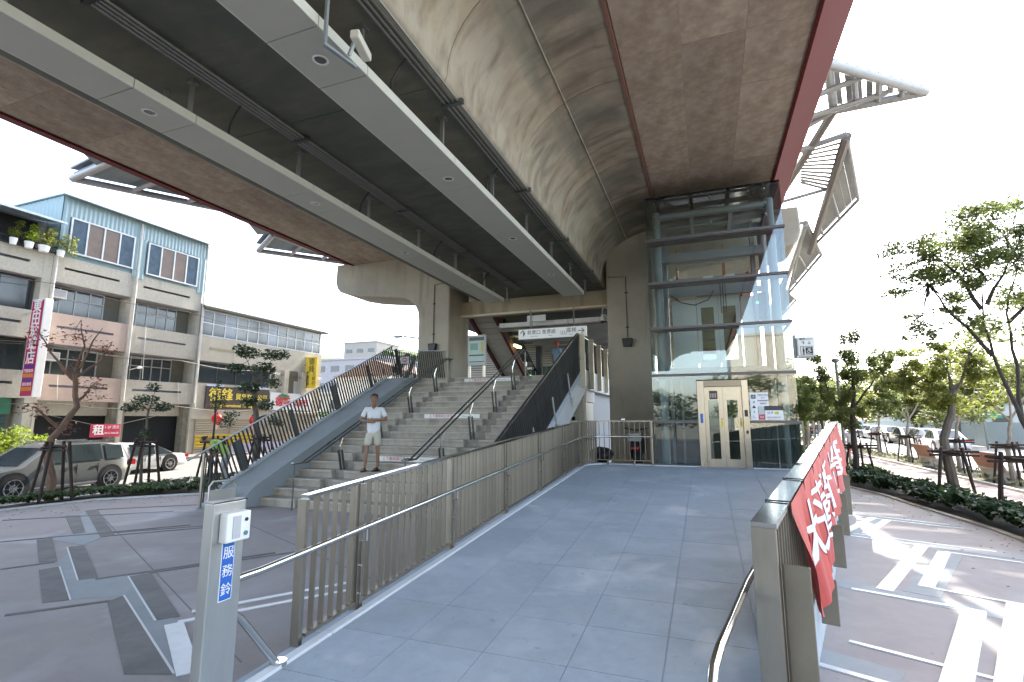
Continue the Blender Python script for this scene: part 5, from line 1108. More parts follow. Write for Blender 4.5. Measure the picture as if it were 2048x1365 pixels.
# ------------------------------------------------------------ vehicles
TYRE = M('tyre rubber', (.02, .02, .02), .8); RIM = M('alloy rim', (.5, .5, .5), .25, .9); CGL = M('car glass', (.03, .04, .045), .05, 0, var=.3, scale=1, spec=1); TAIL = M('tail lamp', (.5, .02, .03), .2)
def car(lab, loc, rz, paint, L=4.5, W=1.78, H=1.45, kind='sedan', wr=.33, detail=True, group=None, name='parked_car'):
    t = thing(name, lab, 'car', loc, rz, group)
    # stations along local y (nose at -L/2): (y, z_low, z_belt, z_roof, half_width, roof_half)
    h = H; zb = .56*h if kind != 'suv' else .60*h
    if kind == 'suv': P = [(0, .3, .42, .42), (.02, .22, .62, .62), (.08, .2, zb*.86, zb*.86), (.24, .2, zb*.97, zb*.99), (.40, .2, zb, h*.93), (.5, .2, zb, h), (.75, .2, zb*1.02, h), (.9, .2, zb*1.03, h*.95), (.98, .24, zb*1.0, zb*1.12), (1, .34, zb*.8, zb*.85)]
    else: P = [(0, .3, .40, .40), (.02, .2, .55, .55), (.1, .18, zb*.86, zb*.87), (.27, .18, zb*.98, zb*.99), (.42, .18, zb, h*.96), (.52, .18, zb*1.01, h), (.66, .18, zb*1.02, h*.97), (.84, .18, zb*1.05, zb*1.08), (.97, .2, zb*1.0, zb*1.02), (1, .32, zb*.75, zb*.76)]
    vs = []; fs = []; n = 10
    for (u, zl, zbt, zr) in P:
        y = -L/2+L*u; w_ = W/2*(1-.12*max(0, abs(u-.5)*2-.8)/.2-.0) * (1 if .03 < u < .98 else .86); wr_ = w_*(.74 if zr > zbt*1.1 else .93)
        ring = [(-w_*.92, zl), (-w_, zl+.14), (-w_*1.0, (zl+zbt)/2), (-w_*.96, zbt), (-wr_, zr-.03), (-wr_*.8, zr), (wr_*.8, zr), (wr_, zr-.03), (w_*.96, zbt), (w_*1.0, (zl+zbt)/2), (w_, zl+.14), (w_*.92, zl)]
        n = len(ring); vs += [(x, y, z) for x, z in ring]
    for i in range(len(P)-1):
        for k in range(n): fs.append((i*n+k, (i+1)*n+k, (i+1)*n+(k+1) % n, i*n+(k+1) % n))
    fs.append(tuple(range(n))); fs.append(tuple((len(P)-1)*n+k for k in range(n))[::-1])
    body = MB().add(vs, fs).build('body', paint, t, smooth=True, local=True)
    def g(i, k): return Vector(vs[i*n+k])
    # side glass, windscreens, following the body
    rng = [(4, 5), (5, 6), (6, 7)]
    for side in (0, 1):
        a_, b_ = (3, 4) if side == 0 else (8, 7); sx = -1 if side == 0 else 1
        for (i, j) in rng:
            q = [g(i, a_), g(j, a_), g(j, b_), g(i, b_)]; c = sum(q, Vector())/4
            q = [c+(p-c)*.86+Vector((sx*.03, 0, .006)) for p in q]
            if side == 0: q = q[::-1]
            MB().add(q, [(0, 1, 2, 3)]).build('side_window', CGL, t, local=True)
    for (i, j) in ((3, 4), (7, 8) if kind == 'suv' else (6, 7)):
        q = [g(i, 5), g(i, 6), g(j, 6), g(j, 5)] if i == 3 else [g(i, 5), g(i, 6), g(j, 6), g(j, 5)]
        c = sum(q, Vector())/4; nrm = (q[1]-q[0]).cross(q[2]-q[1]).normalized(); nrm = nrm if nrm.z > 0 else -nrm
        MB().add([c+(p-c)*.9+nrm*.012 for p in q], [(0, 1, 2, 3)]).build('windscreen' if i == 3 else 'rear_window', CGL, t, local=True)
    for y in (-L*.5+L*.19, L*.5-L*.205):
        for sx in (-1, 1):
            x = sx*(W/2-.09)
            MB().tube([(sx*(W/2-.3), y, wr+.02), (sx*(W/2+.004), y, wr+.02)], wr+.055, 20).build('wheel_arch', BLACK, t, local=True)
            wh = MB().tube([(x-sx*.1, y, wr), (x+sx*.105, y, wr)], wr, 20).build('wheel', TYRE, t, local=True)
            if detail:
                r_ = MB(); r_.tube([(x+sx*.106, y, wr), (x+sx*.112, y, wr)], wr*.3, 10)
                for k in range(8): a = k*math.pi/4; r_.bar((x+sx*.112, y, wr), (x+sx*.112, y+wr*.64*math.cos(a), wr+wr*.64*math.sin(a)), .045, .012)
                for k in range(16): a = k*math.pi/8; b = a+math.pi/8; r_.bar((x+sx*.11, y+wr*.66*math.cos(a), wr+wr*.66*math.sin(a)), (x+sx*.11, y+wr*.66*math.cos(b), wr+wr*.66*math.sin(b)), .03, .03)
                r_.build('rim', RIM, wh, local=True)
            else: MB().tube([(x+sx*.106, y, wr), (x+sx*.112, y, wr)], wr*.62, 12).build('rim', RIM, wh, local=True)
    for sx in (-1, 1):
        MB().box(min(sx*W*.30, sx*W*.455), max(sx*W*.30, sx*W*.455), L/2-.16, L/2-.0, zb*.78, zb*.98).build('tail_light', TAIL, t, local=True)
        MB().box(min(sx*W*.28, sx*W*.44), max(sx*W*.28, sx*W*.44), -L/2+.03, -L/2+.2, zb*.66, zb*.8).build('headlight', M('headlamp', (.7, .7, .68), .1), t, local=True)
        if detail:
            MB().box(min(sx*(W/2), sx*(W/2+.16)), max(sx*(W/2), sx*(W/2+.16)), -L*.14, -L*.14+.1, zb, zb+.12).build('wing_mirror', paint, t, local=True)
            for y in (-L*.02, L*.16): MB().box(min(sx*(W/2-.01), sx*(W/2+.02)), max(sx*(W/2-.01), sx*(W/2+.02)), y, y+.16, zb*.86, zb*.89).build('door_handle', RIM, t, local=True)
            for y in (-L*.115, L*.055, L*.2): MB().box(min(sx*(W/2-.02), sx*(W/2+.001)), max(sx*(W/2-.02), sx*(W/2+.001)), y, y+.012, .3, zb*.95).build('door_seam', BLACK, t, local=True)
            if kind == 'suv': MB().box(min(sx*W*.3, sx*W*.33), max(sx*W*.3, sx*W*.33), -L*.05, L*.36, h+.005, h+.05).build('roof_rail', RIM, t, local=True); MB().box(min(sx*(W/2-.02), sx*(W/2+.02)), max(sx*(W/2-.02), sx*(W/2+.02)), -L*.2, L*.2, .27, .31).build('sill_trim', RIM, t, local=True)
    return t
GP = M('metallic grey car paint', (.17, .175, .17), .22, .4, var=.02); WP = M('silver white car paint', (.62, .63, .64), .22, .2, var=.02)
car('metallic grey estate suv driving past behind the staked planter tree', (-18.15, 9.45, -.15), R(9), GP, L=4.35, W=1.75, H=1.45, kind='suv', wr=.34, group='cars on the near street')
car('silver white saloon car with pink tail glow behind the grey suv', (-21.9, 14.0, -.15), R(4), WP, L=4.5, W=1.75, H=1.2, wr=.31, group='cars on the near street')
car('red hatchback partly seen behind the grey suv bonnet', (-22.6, 9.3, -.15), R(0), M('red car paint', (.5, .03, .02), .25), L=4.2, W=1.7, H=1.15, wr=.3, group='cars on the near street')
spots = [(14.6, 42.5, 'silver car parked nearest along the pale boundary wall', .55), (15.2, 47.5, 'white car parked second along the boundary wall', .7), (15.6, 52.5, 'dark grey car parked third along the boundary wall', .12), (16.0, 58, 'white car parked fourth along the boundary wall', .65), (16.4, 64, 'silver car parked fifth along the boundary wall', .5), (16.8, 71, 'pale car parked farthest along the boundary wall', .6), (12.6, 75, 'grey car seen between far tree trunks', .3), (11.6, 88, 'small white car at the far bend of the road', .7)]
for i, (x, y, lab, v) in enumerate(spots):
    car(lab, (x, y, -.1), R(180+random.uniform(-4, 4)), M('parked car paint %d' % i, (v, v, v*1.02), .25, .2, var=.02), H=1.42, kind='suv' if i in (1, 4) else 'sedan', detail=False, group='cars parked beyond the park')
# scooter behind the landing fence
t = thing('scooter', 'dark motor scooter with wire basket parked against the pier column behind the fence', 'scooter', (-1.8, 14.6, .75))
for y in (14.0, 15.1): MB().tube([(-1.85, y, 1.0), (-1.75, y, 1.0)], .24, 16).build('wheel', TYRE, t)
MB().prism([(13.95, 1.25), (14.1, 1.6), (14.25, 1.15), (14.6, 1.05), (14.75, 1.45), (15.3, 1.5), (15.3, 1.2), (14.9, 1.0), (14.1, .95)], 0, -1.95, -1.65).build('body', M('dark scooter plastic', (.03, .03, .035), .3), t, bevel=.03)
MB().box(-1.93, -1.67, 14.65, 15.25, 1.5, 1.58).build('seat', BLACK, t, bevel=.03); MB().tube([(-2.1, 14.15, 1.75), (-1.8, 14.05, 1.7), (-1.5, 14.15, 1.75)], .02, 8).build('handlebar', BLACK, t)
MB().box(-1.97, -1.63, 13.8, 14.05, 1.42, 1.62).build('basket', M('steel basket', (.35, .35, .35), .4, .5), t); MB().box(-1.9, -1.7, 13.86, 13.9, 1.2, 1.27).build('headlight', TAIL, t); MB().tube([(-2.05, 14.1, 1.78), (-2.1, 14.05, 1.95)], .02, 6).sph((-2.12, 14.04, 1.98), .06, .02, .045).build('mirror', POLISH, t)
# tubular barrier with sheet plate at the foot of the stair balustrade
t = thing('tube_barrier', 'low bent tube barrier with beige plate at the foot of the stair balustrade', 'barrier', (-10.5, 8.6, 0))
a, b = Vector((-10.35, 8.5, 0)), Vector((-10.2, 9.05, 0))
MB().tube([a, a+Vector((0, 0, .52)), a+(b-a)*.12+Vector((0, 0, .62)), b-(b-a)*.12+Vector((0, 0, .62)), b+Vector((0, 0, .52)), b], .022, 8).build('tube_frame', M('beige steel tube', (.5, .47, .4), .4, .5), t, smooth=True)
MB().hexa([a+Vector((0, 0, .2)), b+Vector((0, 0, .2)), b+Vector((.02, 0, .2)), a+Vector((.02, 0, .2))], [a+Vector((0, 0, .44)), b+Vector((0, 0, .44)), b+Vector((.02, 0, .44)), a+Vector((.02, 0, .44))]).build('plate', M('beige plate', (.48, .46, .41), .5, .2), t)
MB().tube([a+Vector((0, 0, .18)), b+Vector((0, 0, .02))], .012, 6).build('brace', STEEL, t)
import numpy as np
rng = np.random.default_rng(11)
# ------------------------------------------------------------ foliage
LG = leafmat('park tree leaf', (.13, .17, .06), trans=.55); LY = leafmat('sunlit yellow green leaf', (.16, .19, .05), trans=.55); LD = leafmat('dark glossy leaf', (.03, .06, .022), trans=.25); LR = leafmat('dry red brown leaf', (.13, .05, .03), trans=.35)
LB = leafmat('bright lime leaf', (.22, .30, .05), trans=.5); LO = leafmat('olive far leaf', (.14, .17, .07), trans=.55)
BARK = M('grey bark', (.13, .11, .09), .95, var=.3, scale=6, bump=.6, bscale=25, aniso=(1, 1, .4)); BARKD = M('dark bark', (.05, .042, .035), .95, var=.3, scale=6, bump=.5, bscale=25)
def leaves(clumps, n, size, flat=.6, aspect=.45):
    """n small leaf blades scattered through the clumps: [(x,y,z,rx,ry,rz)]"""
    cl = np.array(clumps, float); wgt = cl[:, 3]*cl[:, 4]*cl[:, 5]; wgt = wgt**.75; idx = rng.choice(len(cl), n, p=wgt/wgt.sum())
    d = rng.normal(size=(n, 3)); d /= np.linalg.norm(d, axis=1)[:, None]; r = rng.random(n)**.42
    c = cl[idx, :3]+d*r[:, None]*cl[idx, 3:6]
    a = rng.normal(size=(n, 3)); a[:, 2] *= .5; a /= np.linalg.norm(a, axis=1)[:, None]
    up = rng.normal(size=(n, 3))*(1-flat)+np.array([0, 0, 1.])*flat; b = np.cross(a, up); b /= np.linalg.norm(b, axis=1)[:, None]+1e-9
    s = size*(.6+.8*rng.random(n))[:, None]
    A = a*s; Bv = b*s*aspect; nrm = np.cross(a, b)*s*.18
    v = np.stack([c-A*.5, c+Bv*.5+nrm, c+A*.6, c-Bv*.5+nrm], 1).reshape(-1, 3)
    return v, n
def leafobj(name, clumps, n, size, mat, parent, **k):
    v, n = leaves(clumps, n, size, **k)
    off = np.array(parent.location if parent is not None else (0, 0, 0))
    me = bpy.data.meshes.new(name); me.vertices.add(4*n); me.vertices.foreach_set('co', (v-off).ravel().astype('f'))
    me.loops.add(4*n); me.loops.foreach_set('vertex_index', np.arange(4*n, dtype='i')); me.polygons.add(n); me.polygons.foreach_set('loop_start', np.arange(0, 4*n, 4, dtype='i'))
    me.update(); me.validate(); me.materials.append(mat); o = bpy.data.objects.new(name, me); C.objects.link(o)
    if parent is not None: o.parent = parent
    return o
def limb(mb, pts, r0, r1, n=8):
    pts = [Vector(p) for p in pts]; out = [pts[0]]
    for a, b in zip(pts, pts[1:]):
        for k in (1, 2, 3):
            q = a.lerp(b, k/3); j = (b-a).length*.03
            out.append(q+Vector((random.uniform(-j, j), random.uniform(-j, j), random.uniform(-j, j))) if k < 3 else q)
    mb.tube(out, [r0+(r1-r0)*i/(len(out)-1) for i in range(len(out))], n)
def tree(lab, base, trunk, limbs, clumps, n, size, mat, r0=.11, bark=None, group=None, name='park_tree', twig=True, **k):
    t = thing(name, lab, 'tree', base, 0, group)
    mb = MB(); limb(mb, [base]+trunk, r0, r0*.55); mb.build('trunk', bark or BARK, t, smooth=True)
    for L in limbs:
        mb = MB(); limb(mb, L, r0*.42, r0*.08, 6); mb.build('limb', bark or BARK, t, smooth=True)
    if twig:
        mb = MB(); src = [l[-1] for l in limbs]+[trunk[-1]]
        for c in clumps:
            c3 = Vector(c[:3]); s = min(src, key=lambda q: (Vector(q)-c3).length); 
            mb.tube([s, Vector(s).lerp(c3, .5)+Vector((random.uniform(-.1, .1), random.uniform(-.1, .1), -.05)), c3], [r0*.09, r0*.06, r0*.02], 5)
            for q in range(4): mb.tube([c3, c3+Vector((random.uniform(-1, 1)*c[3], random.uniform(-1, 1)*c[4], random.uniform(-.6, 1)*c[5]))*.8], [r0*.05, r0*.02], 4)
        mb.build('twigs', bark or BARK, t)
    leafobj('crown', clumps, n, size, mat, t, **k)
    return t
def sub_cl(cs, k=3):
    out = []
    for (x, y, z, a, b, c_) in cs:
        for _ in range(k): out.append((x+random.uniform(-1, 1)*a, y+random.uniform(-1, 1)*b, z+random.uniform(-1, 1)*c_*1.5, a*random.uniform(.3, .65), b*random.uniform(.3, .65), c_*random.uniform(.4, 1.0)))
    return out
def cl(xs, zs, y0, y1, n, r, zr=.45):
    return [(random.uniform(*xs), random.uniform(y0, y1), random.uniform(*zs), r*random.uniform(.6, 1.2), r*random.uniform(.6, 1.2), r*zr*random.uniform(.7, 1.3)) for _ in range(n)]
# big park tree at the frame edge
c_b = [(4.5, 13.3, 5.45, .5, .6, .2), (4.9, 13.6, 5.75, .6, .6, .22), (5.4, 13.4, 5.95, .6, .7, .25), (5.2, 14.2, 5.3, .6, .6, .22), (4.75, 13.2, 4.95, .5, .5, .18), (5.7, 13.2, 5.45, .6, .6, .25), (6.2, 13.8, 6.1, .7, .7, .3), (6.6, 13.5, 5.5, .7, .7, .3), (6.0, 14.3, 5.7, .6, .6, .25), (5.0, 13.9, 4.45, .5, .5, .18), (4.6, 13.6, 4.1, .45, .5, .15), (5.5, 13.7, 4.35, .5, .5, .2), (4.35, 13.4, 3.65, .3, .4, .12), (6.3, 13.0, 4.7, .6, .6, .25), (6.9, 14.0, 4.9, .7, .7, .3), (4.3, 13.8, 5.0, .35, .4, .14), (7.2, 13.5, 6.0, .8, .8, .4), (5.85, 12.9, 6.2, .4, .4, .2), (5.3, 12.9, 3.9, .3, .4, .14), (6.5, 13.2, 3.9, .5, .5, .2), (5.15, 13.3, 5.1, .4, .4, .2), (5.9, 14.6, 6.4, .6, .6, .25), (6.8, 12.6, 6.5, .6, .6, .25)]
tree('tallest forked park tree leaning over the path with feathery open crown', (6.35, 13.5, 0), [(6.25, 13.5, 1.1), (6.0, 13.5, 2.0)], [[(6.0, 13.5, 1.95), (5.75, 13.45, 2.9), (5.6, 13.5, 4.0), (5.7, 13.5, 5.1)], [(6.0, 13.5, 2.0), (6.1, 13.6, 3.1), (6.05, 13.6, 4.2), (6.4, 13.6, 5.4)], [(5.68, 13.5, 3.3), (5.1, 13.5, 4.2), (4.7, 13.4, 4.9)], [(5.6, 13.5, 4.3), (5.3, 13.5, 5.1), (4.9, 13.5, 5.6)], [(6.05, 13.6, 4.0), (6.7, 13.7, 4.6), (7.0, 13.7, 5.3)], [(5.7, 13.5, 4.4), (6.1, 13.3, 5.3)]], sub_cl(c_b, 6), 19000, .08, LG, r0=.105, bark=BARKD, group='park trees on the plaza side of the path')
# staked tree behind the leafy planter
c_a = [(4.6, 16.3, 3.35, .4, .5, .16), (5.0, 16.5, 3.1, .5, .5, .2), (5.4, 16.2, 3.3, .5, .5, .2), (4.75, 16.2, 2.8, .4, .5, .18), (5.5, 16.6, 2.7, .5, .5, .2), (6.1, 16.4, 3.1, .5, .5, .25), (6.6, 16.2, 3.3, .4, .5, .2), (6.5, 16.6, 2.7, .5, .5, .25), (5.7, 16.1, 2.2, .4, .4, .2), (6.0, 16.7, 3.6, .4, .4, .2), (5.1, 16.0, 2.4, .35, .4, .15)]
tree('staked park tree directly behind the leafy planter with knotted leaning trunk', (5.74, 16.27, 0), [(5.66, 16.27, .9), (5.62, 16.27, 1.5), (5.85, 16.3, 2.1), (5.95, 16.3, 2.7)], [[(5.95, 16.3, 2.6), (6.2, 16.3, 3.1), (6.4, 16.3, 3.7)], [(5.9, 16.3, 2.3), (5.3, 16.3, 2.8), (4.9, 16.3, 3.1)], [(5.95, 16.3, 2.7), (5.9, 16.4, 3.3)]], sub_cl(c_a, 4), 7500, .09, LY, r0=.13, bark=BARK, group='park trees on the plaza side of the path')
c_c = [(3.7, 20.3, 4.0, .45, .5, .3), (4.2, 20.3, 3.9, .5, .5, .3), (3.6, 20.2, 3.2, .45, .5, .3), (4.3, 20.5, 3.1, .6, .6, .35), (5.0, 20.3, 3.8, .5, .5, .3), (5.6, 20.3, 3.9, .5, .5, .25), (5.3, 20.1, 3.1, .5, .5, .3), (4.7, 20.0, 2.6, .6, .5, .35), (3.8, 20.4, 2.3, .5, .5, .3), (4.9, 20.5, 1.9, .5, .5, .3), (4.7, 20.3, 4.5, .25, .3, .25), (5.6, 20.4, 2.5, .4, .4, .25), (3.4, 20.3, 2.7, .3, .4, .2)]
tree('dense round park tree with three stakes beside the lamp post and the lift sign', (4.6, 20.3, 0), [(4.55, 20.3, 1.2), (4.6, 20.3, 2.2), (4.7, 20.3, 3.2)], [[(4.6, 20.3, 2.0), (4.0, 20.3, 2.8), (3.8, 20.3, 3.6)], [(4.65, 20.3, 2.4), (5.2, 20.3, 3.1), (5.5, 20.3, 3.7)], [(4.7, 20.3, 3.1), (4.7, 20.4, 4.2)]], sub_cl(c_c, 4), 8500, .11, LG, r0=.1, bark=BARKD, group='park trees on the plaza side of the path')
c_d = cl((2.9, 3.9), (1.2, 4.2), 23.5, 25, 10, .6, .7)
tree('shaded tree crowding the lift tower edge behind the fence end', (3.4, 24.4, 0), [(3.35, 24.3, 1.5), (3.5, 24.2, 2.6)], [[(3.5, 24.2, 2.2), (3.1, 24.2, 3.2)], [(3.5, 24.2, 2.4), (3.8, 24.3, 3.8)]], c_d, 3000, .14, LG, r0=.09, bark=BARKD, group='park trees on the plaza side of the path')
STK = M('dark tarred stake', (.035, .022, .018), .9, var=.3, scale=4)
def stakes(lab, cx, cy, spread=.55, h=1.35, z0=0, n=3, top=.28):
    t = thing('tree_stakes', lab, 'tree stakes', (cx, cy, z0), 0, 'dark wooden tree stakes')
    for k in range(n):
        a = 2*math.pi*k/n+.5; p0 = Vector((cx+spread*math.cos(a), cy+spread*math.sin(a)*.8, z0-.1)); p1 = Vector((cx+top*math.cos(a), cy+top*math.sin(a)*.8, z0+h))
        MB().tube([p0, p1], .035, 7).build('stake', STK, t, smooth=True)
    for z in (h*.86, h*.93):
        MB().tube([(cx-.5, cy-.12+(z-h*.86), z0+z), (cx+.5, cy-.1, z0+z)], .03, 7).build('cross_bar', STK, t)
    MB().tube([(cx-.3, cy+.3, z0+h*.9), (cx+.05, cy-.35, z0+h*.9)], .03, 7).build('cross_bar', STK, t)
stakes('dark stakes lashed round the knotted leaning tree behind the leafy planter', 5.62, 15.9, .55, 1.3, n=4)
stakes('dark stakes in front of the tallest forked tree at the path edge', 6.0, 14.0, .5, 1.3, n=4)
stakes('dark stakes round the dense tree beside the lamp post', 4.75, 20.6, .55, 1.2)
for i, (x, y) in enumerate(((8.8, 17.5), (8.7, 20.5), (8.85, 24.5), (8.8, 29.5), (8.8, 34), (8.8, 39), (8.8, 45), (8.8, 52))):
    nm = ['first', 'second', 'third', 'fourth', 'fifth', 'sixth', 'seventh', 'eighth'][i]
    stakes('dark stakes round the %s slim verge tree counting from the camera' % nm, x, y, .5, 1.3, n=3)
    hh = random.uniform(3.3, 4.8); c = cl((x-1.3, x+1.3), (hh-1.6, hh+.6), y-1.2, y+1.2, 12, .6, .5)
    tree('%s slim verge tree beyond the path counting from the camera, pale and backlit' % nm, (x, y, 0), [(x-.05, y, 1.1), (x+.15, y, 2.0)], [[(x+.15, y, 1.9), (x-.5, y, 2.7), (x-.8, y, 3.3)], [(x+.15, y, 2.0), (x+.7, y, 2.9), (x+.9, y, 3.6)], [(x+.15, y, 2), (x+.1, y, 3.4)]], c, 1800 if i < 4 else 1300, .14+.012*i, [LO, LY][i % 2], r0=.085, bark=M('pale mottled bark', (.3, .26, .22), .9, var=.3, scale=8), group='slim verge trees beyond the path')
fars = [(18, 58, 5, 5), (23, 60, 6, 5.5), (20, 63, 6, 5), (25.5, 66, 6, 6), (16.5, 49, 3.5, 4.4), (12, 60, 6, 5.5), (9.5, 66, 7, 6), (14.5, 75, 7.5, 6), (20.5, 68, 6, 6.5), (19, 52, 4.5, 5.6), (24.5, 52, 5.5, 6.5), (22.5, 44, 4, 5.6), (5.5, 60, 6, 6), (3.0, 48, 4, 5), (6.8, 44, 4, 5.2), (6.5, 36, 3, 4.8), (11, 95, 9, 8), (17, 98, 9, 8), (26, 80, 8, 8), (27, 62, 7, 7.5), (4, 80, 8, 7), (21.5, 90, 9, 9)]
for i, (x, y, w_, h) in enumerate(fars):
    c = cl((x-w_*.42, x+w_*.42), (h*.42, h*.95), y-w_*.4, y+w_*.4, 18, w_*.2, .6)
    where = 'beyond the road' if x > 9.6 else 'down the park'
    kind_ = ['broad olive', 'tall hazy', 'round yellow green', 'loose pale'][i % 4]
    tree('%s backlit tree %s, %s, %s' % (kind_, where, ['low', 'mid height', 'high topped'][i % 3], ['near the factory shed', 'behind the parked cars', 'by the road bend', 'past the slim verge trees', 'half hidden by other crowns'][i % 5]), (x, y, -.1), [(x+.1, y, h*.3), (x-.1, y, h*.5)], [[(x, y, h*.4), (x-w_*.25, y, h*.65)], [(x, y, h*.42), (x+w_*.25, y, h*.7)]], c, 2300, .24+.0022*y, [LO, LY, LO, LG][i % 4], r0=.16, bark=BARK, group='backlit trees filling the distance', twig=False)
for i, (x, y, w_, h) in enumerate(((-9, -30, 7, 6), (-3, -26, 6, 5), (3.5, -33, 7, 6.5), (9, -27, 6, 6), (-16, -34, 8, 7))):
    tree('%s round crowned tree on the square behind the camera' % ['broad', 'low', 'tall', 'narrow', 'spreading'][i], (x, y, -.1), [(x+.1, y, h*.3), (x-.1, y, h*.5)], [[(x, y, h*.4), (x-w_*.25, y, h*.65)]], cl((x-w_*.42, x+w_*.42), (h*.3, h*.95), y-w_*.4, y+w_*.4, 18, w_*.2, .6), 2200, .3, LG, r0=.16, group='trees on the square behind the camera', twig=False)
# street side trees
c1 = [(-15.4, 8.3, 4.2, .5, .4, .3), (-15.3, 8.9, 3.9, .35, .35, .25), (-15.6, 7.7, 4.0, .35, .35, .25), (-15.3, 8.8, 2.9, .4, .4, .25), (-15.3, 7.6, 2.2, .4, .4, .2), (-15.2, 8.9, 2.5, .35, .35, .2), (-15.3, 8.3, 1.75, .4, .3, .2), (-15.2, 8.2, 3.3, .25, .25, .3)]
tree('almost bare crooked planter tree with dry red brown leaves by the grey suv', (-15.1, 8.05, 0), [(-15.25, 8.0, 1.5), (-15.2, 8.45, 2.3), (-15.25, 8.3, 3.2)], [[(-15.25, 8.3, 3.1), (-15.3, 8.5, 3.9), (-15.4, 8.4, 4.6)], [(-15.25, 8.3, 3.0), (-15.6, 7.9, 3.7), (-15.7, 7.6, 4.3)], [(-15.25, 8.3, 3.0), (-15.3, 8.9, 3.5), (-15.2, 9.1, 4.1)], [(-15.2, 8.4, 2.4), (-15.3, 8.9, 3.0)], [(-15.25, 8.1, 1.8), (-15.3, 7.6, 2.3)], [(-15.2, 8.4, 3.3), (-15.0, 8.7, 4.4)]], c1, 420, .08, LR, r0=.1, bark=M('brown bark', (.16, .10, .07), .95, var=.3, scale=6, bump=.5), group='street planter trees', aspect=.6)
c2 = [(-15, 13.4, 4.3, .45, .4, .22), (-15, 14.4, 4.35, .45, .4, .22), (-15, 13.0, 3.7, .35, .4, .2), (-15, 14.1, 3.8, .5, .4, .25), (-15, 13.5, 3.1, .5, .4, .2), (-15, 14.9, 4.4, .4, .3, .2), (-15, 14.6, 3.3, .3, .3, .2), (-15, 13.1, 4.4, .25, .3, .2), (-15, 14.3, 2.5, .3, .3, .22), (-15, 14.9, 1.9, .35, .3, .2), (-15, 13.6, 2.6, .3, .3, .2)]
tree('dark green clipped planter tree in front of the black shop sign', (-15, 14.0, 0), [(-15, 14.1, 1.3), (-15, 13.8, 2.6), (-15, 13.9, 3.4)], [[(-15, 13.85, 3.2), (-15, 13.4, 4.0)], [(-15, 13.9, 3.3), (-15, 14.4, 4.1)], [(-15, 13.85, 2.8), (-15, 13.3, 3.3)], [(-15, 14.0, 2.0), (-15, 14.7, 2.2)]], c2, 2300, .10, LD, r0=.12, bark=BARK, group='street planter trees', aspect=.6)
c3 = [(-15, 10.0, 2.55, .4, .35, .16), (-15, 10.5, 2.35, .35, .3, .15), (-15, 9.7, 2.3, .3, .3, .12), (-15, 10.2, 2.9, .2, .2, .15), (-15, 10.1, 1.6, .15, .15, .2)]
tree('slender staked sapling with a thin leafy top in front of the arcade', (-15, 10.15, 0), [(-15, 10.1, 1.4), (-15, 10.15, 2.3)], [[(-15, 10.15, 2.2), (-15, 10.3, 3.0)], [(-15, 10.15, 2.2), (-15, 9.8, 2.6)]], c3, 700, .085, LD, r0=.045, bark=BARK, group='street planter trees', aspect=.6)
c4 = [(-15, 12.4, 2.6, .3, .3, .3), (-15, 12.7, 1.9, .3, .3, .2), (-15, 12.3, 3.1, .15, .15, .3), (-15, 12.9, 2.1, .3, .3, .2)]
tree('thin dark sapling standing in front of the red lantern', (-15, 12.35, 0), [(-15, 12.3, 1.5), (-15, 12.3, 2.9)], [[(-15, 12.3, 2.2), (-15, 12.7, 2.9)]], c4, 500, .08, LD, r0=.04, bark=BARKD, group='street planter trees', aspect=.6)
t = tree('bare dark planter tree behind the stair balustrade', (-15.5, 22.5, 0), [(-15.5, 22.6, 1.8), (-15.5, 22.4, 2.7)], [[(-15.5, 22.4, 2.6), (-15.5, 21.6, 3.8), (-15.5, 21.0, 4.4)], [(-15.5, 22.4, 2.7), (-15.5, 22.9, 3.9), (-15.4, 23.3, 4.9)], [(-15.5, 22.4, 2.4), (-15.5, 23.4, 3.3)], [(-15.5, 22.4, 2.7), (-15.5, 22.2, 4.6)]], [(-15.5, 21.4, 4.0, .4, .4, .3), (-15.5, 23, 4.3, .4, .4, .3)], 60, .09, LR, r0=.11, bark=BARKD, group='street planter trees')
tree('lush green planter tree showing through the stair balustrade', (-15.3, 18.5, 0), [(-15.3, 18.5, 1.0), (-15.3, 18.6, 1.8)], [[(-15.3, 18.6, 1.7), (-15.3, 19.0, 2.4)]], cl((-15.6, -15.0), (.5, 2.2), 17.5, 20.5, 9, .5, .6), 1500, .11, LB, r0=.07, group='street planter trees')
for lab, y, x in (('dark stakes round the crooked dry leaved tree', 8.0, -14.95), ('dark stakes round the slender sapling', 10.1, -14.9), ('dark stakes behind the stooping person', 12.3, -14.9), ('dark stakes round the dark green clipped tree', 14.2, -14.9), ('dark stakes round the bare tree behind the balustrade', 22.5, -15.3)):
    stakes(lab, x, y, .55, 1.45, n=4)
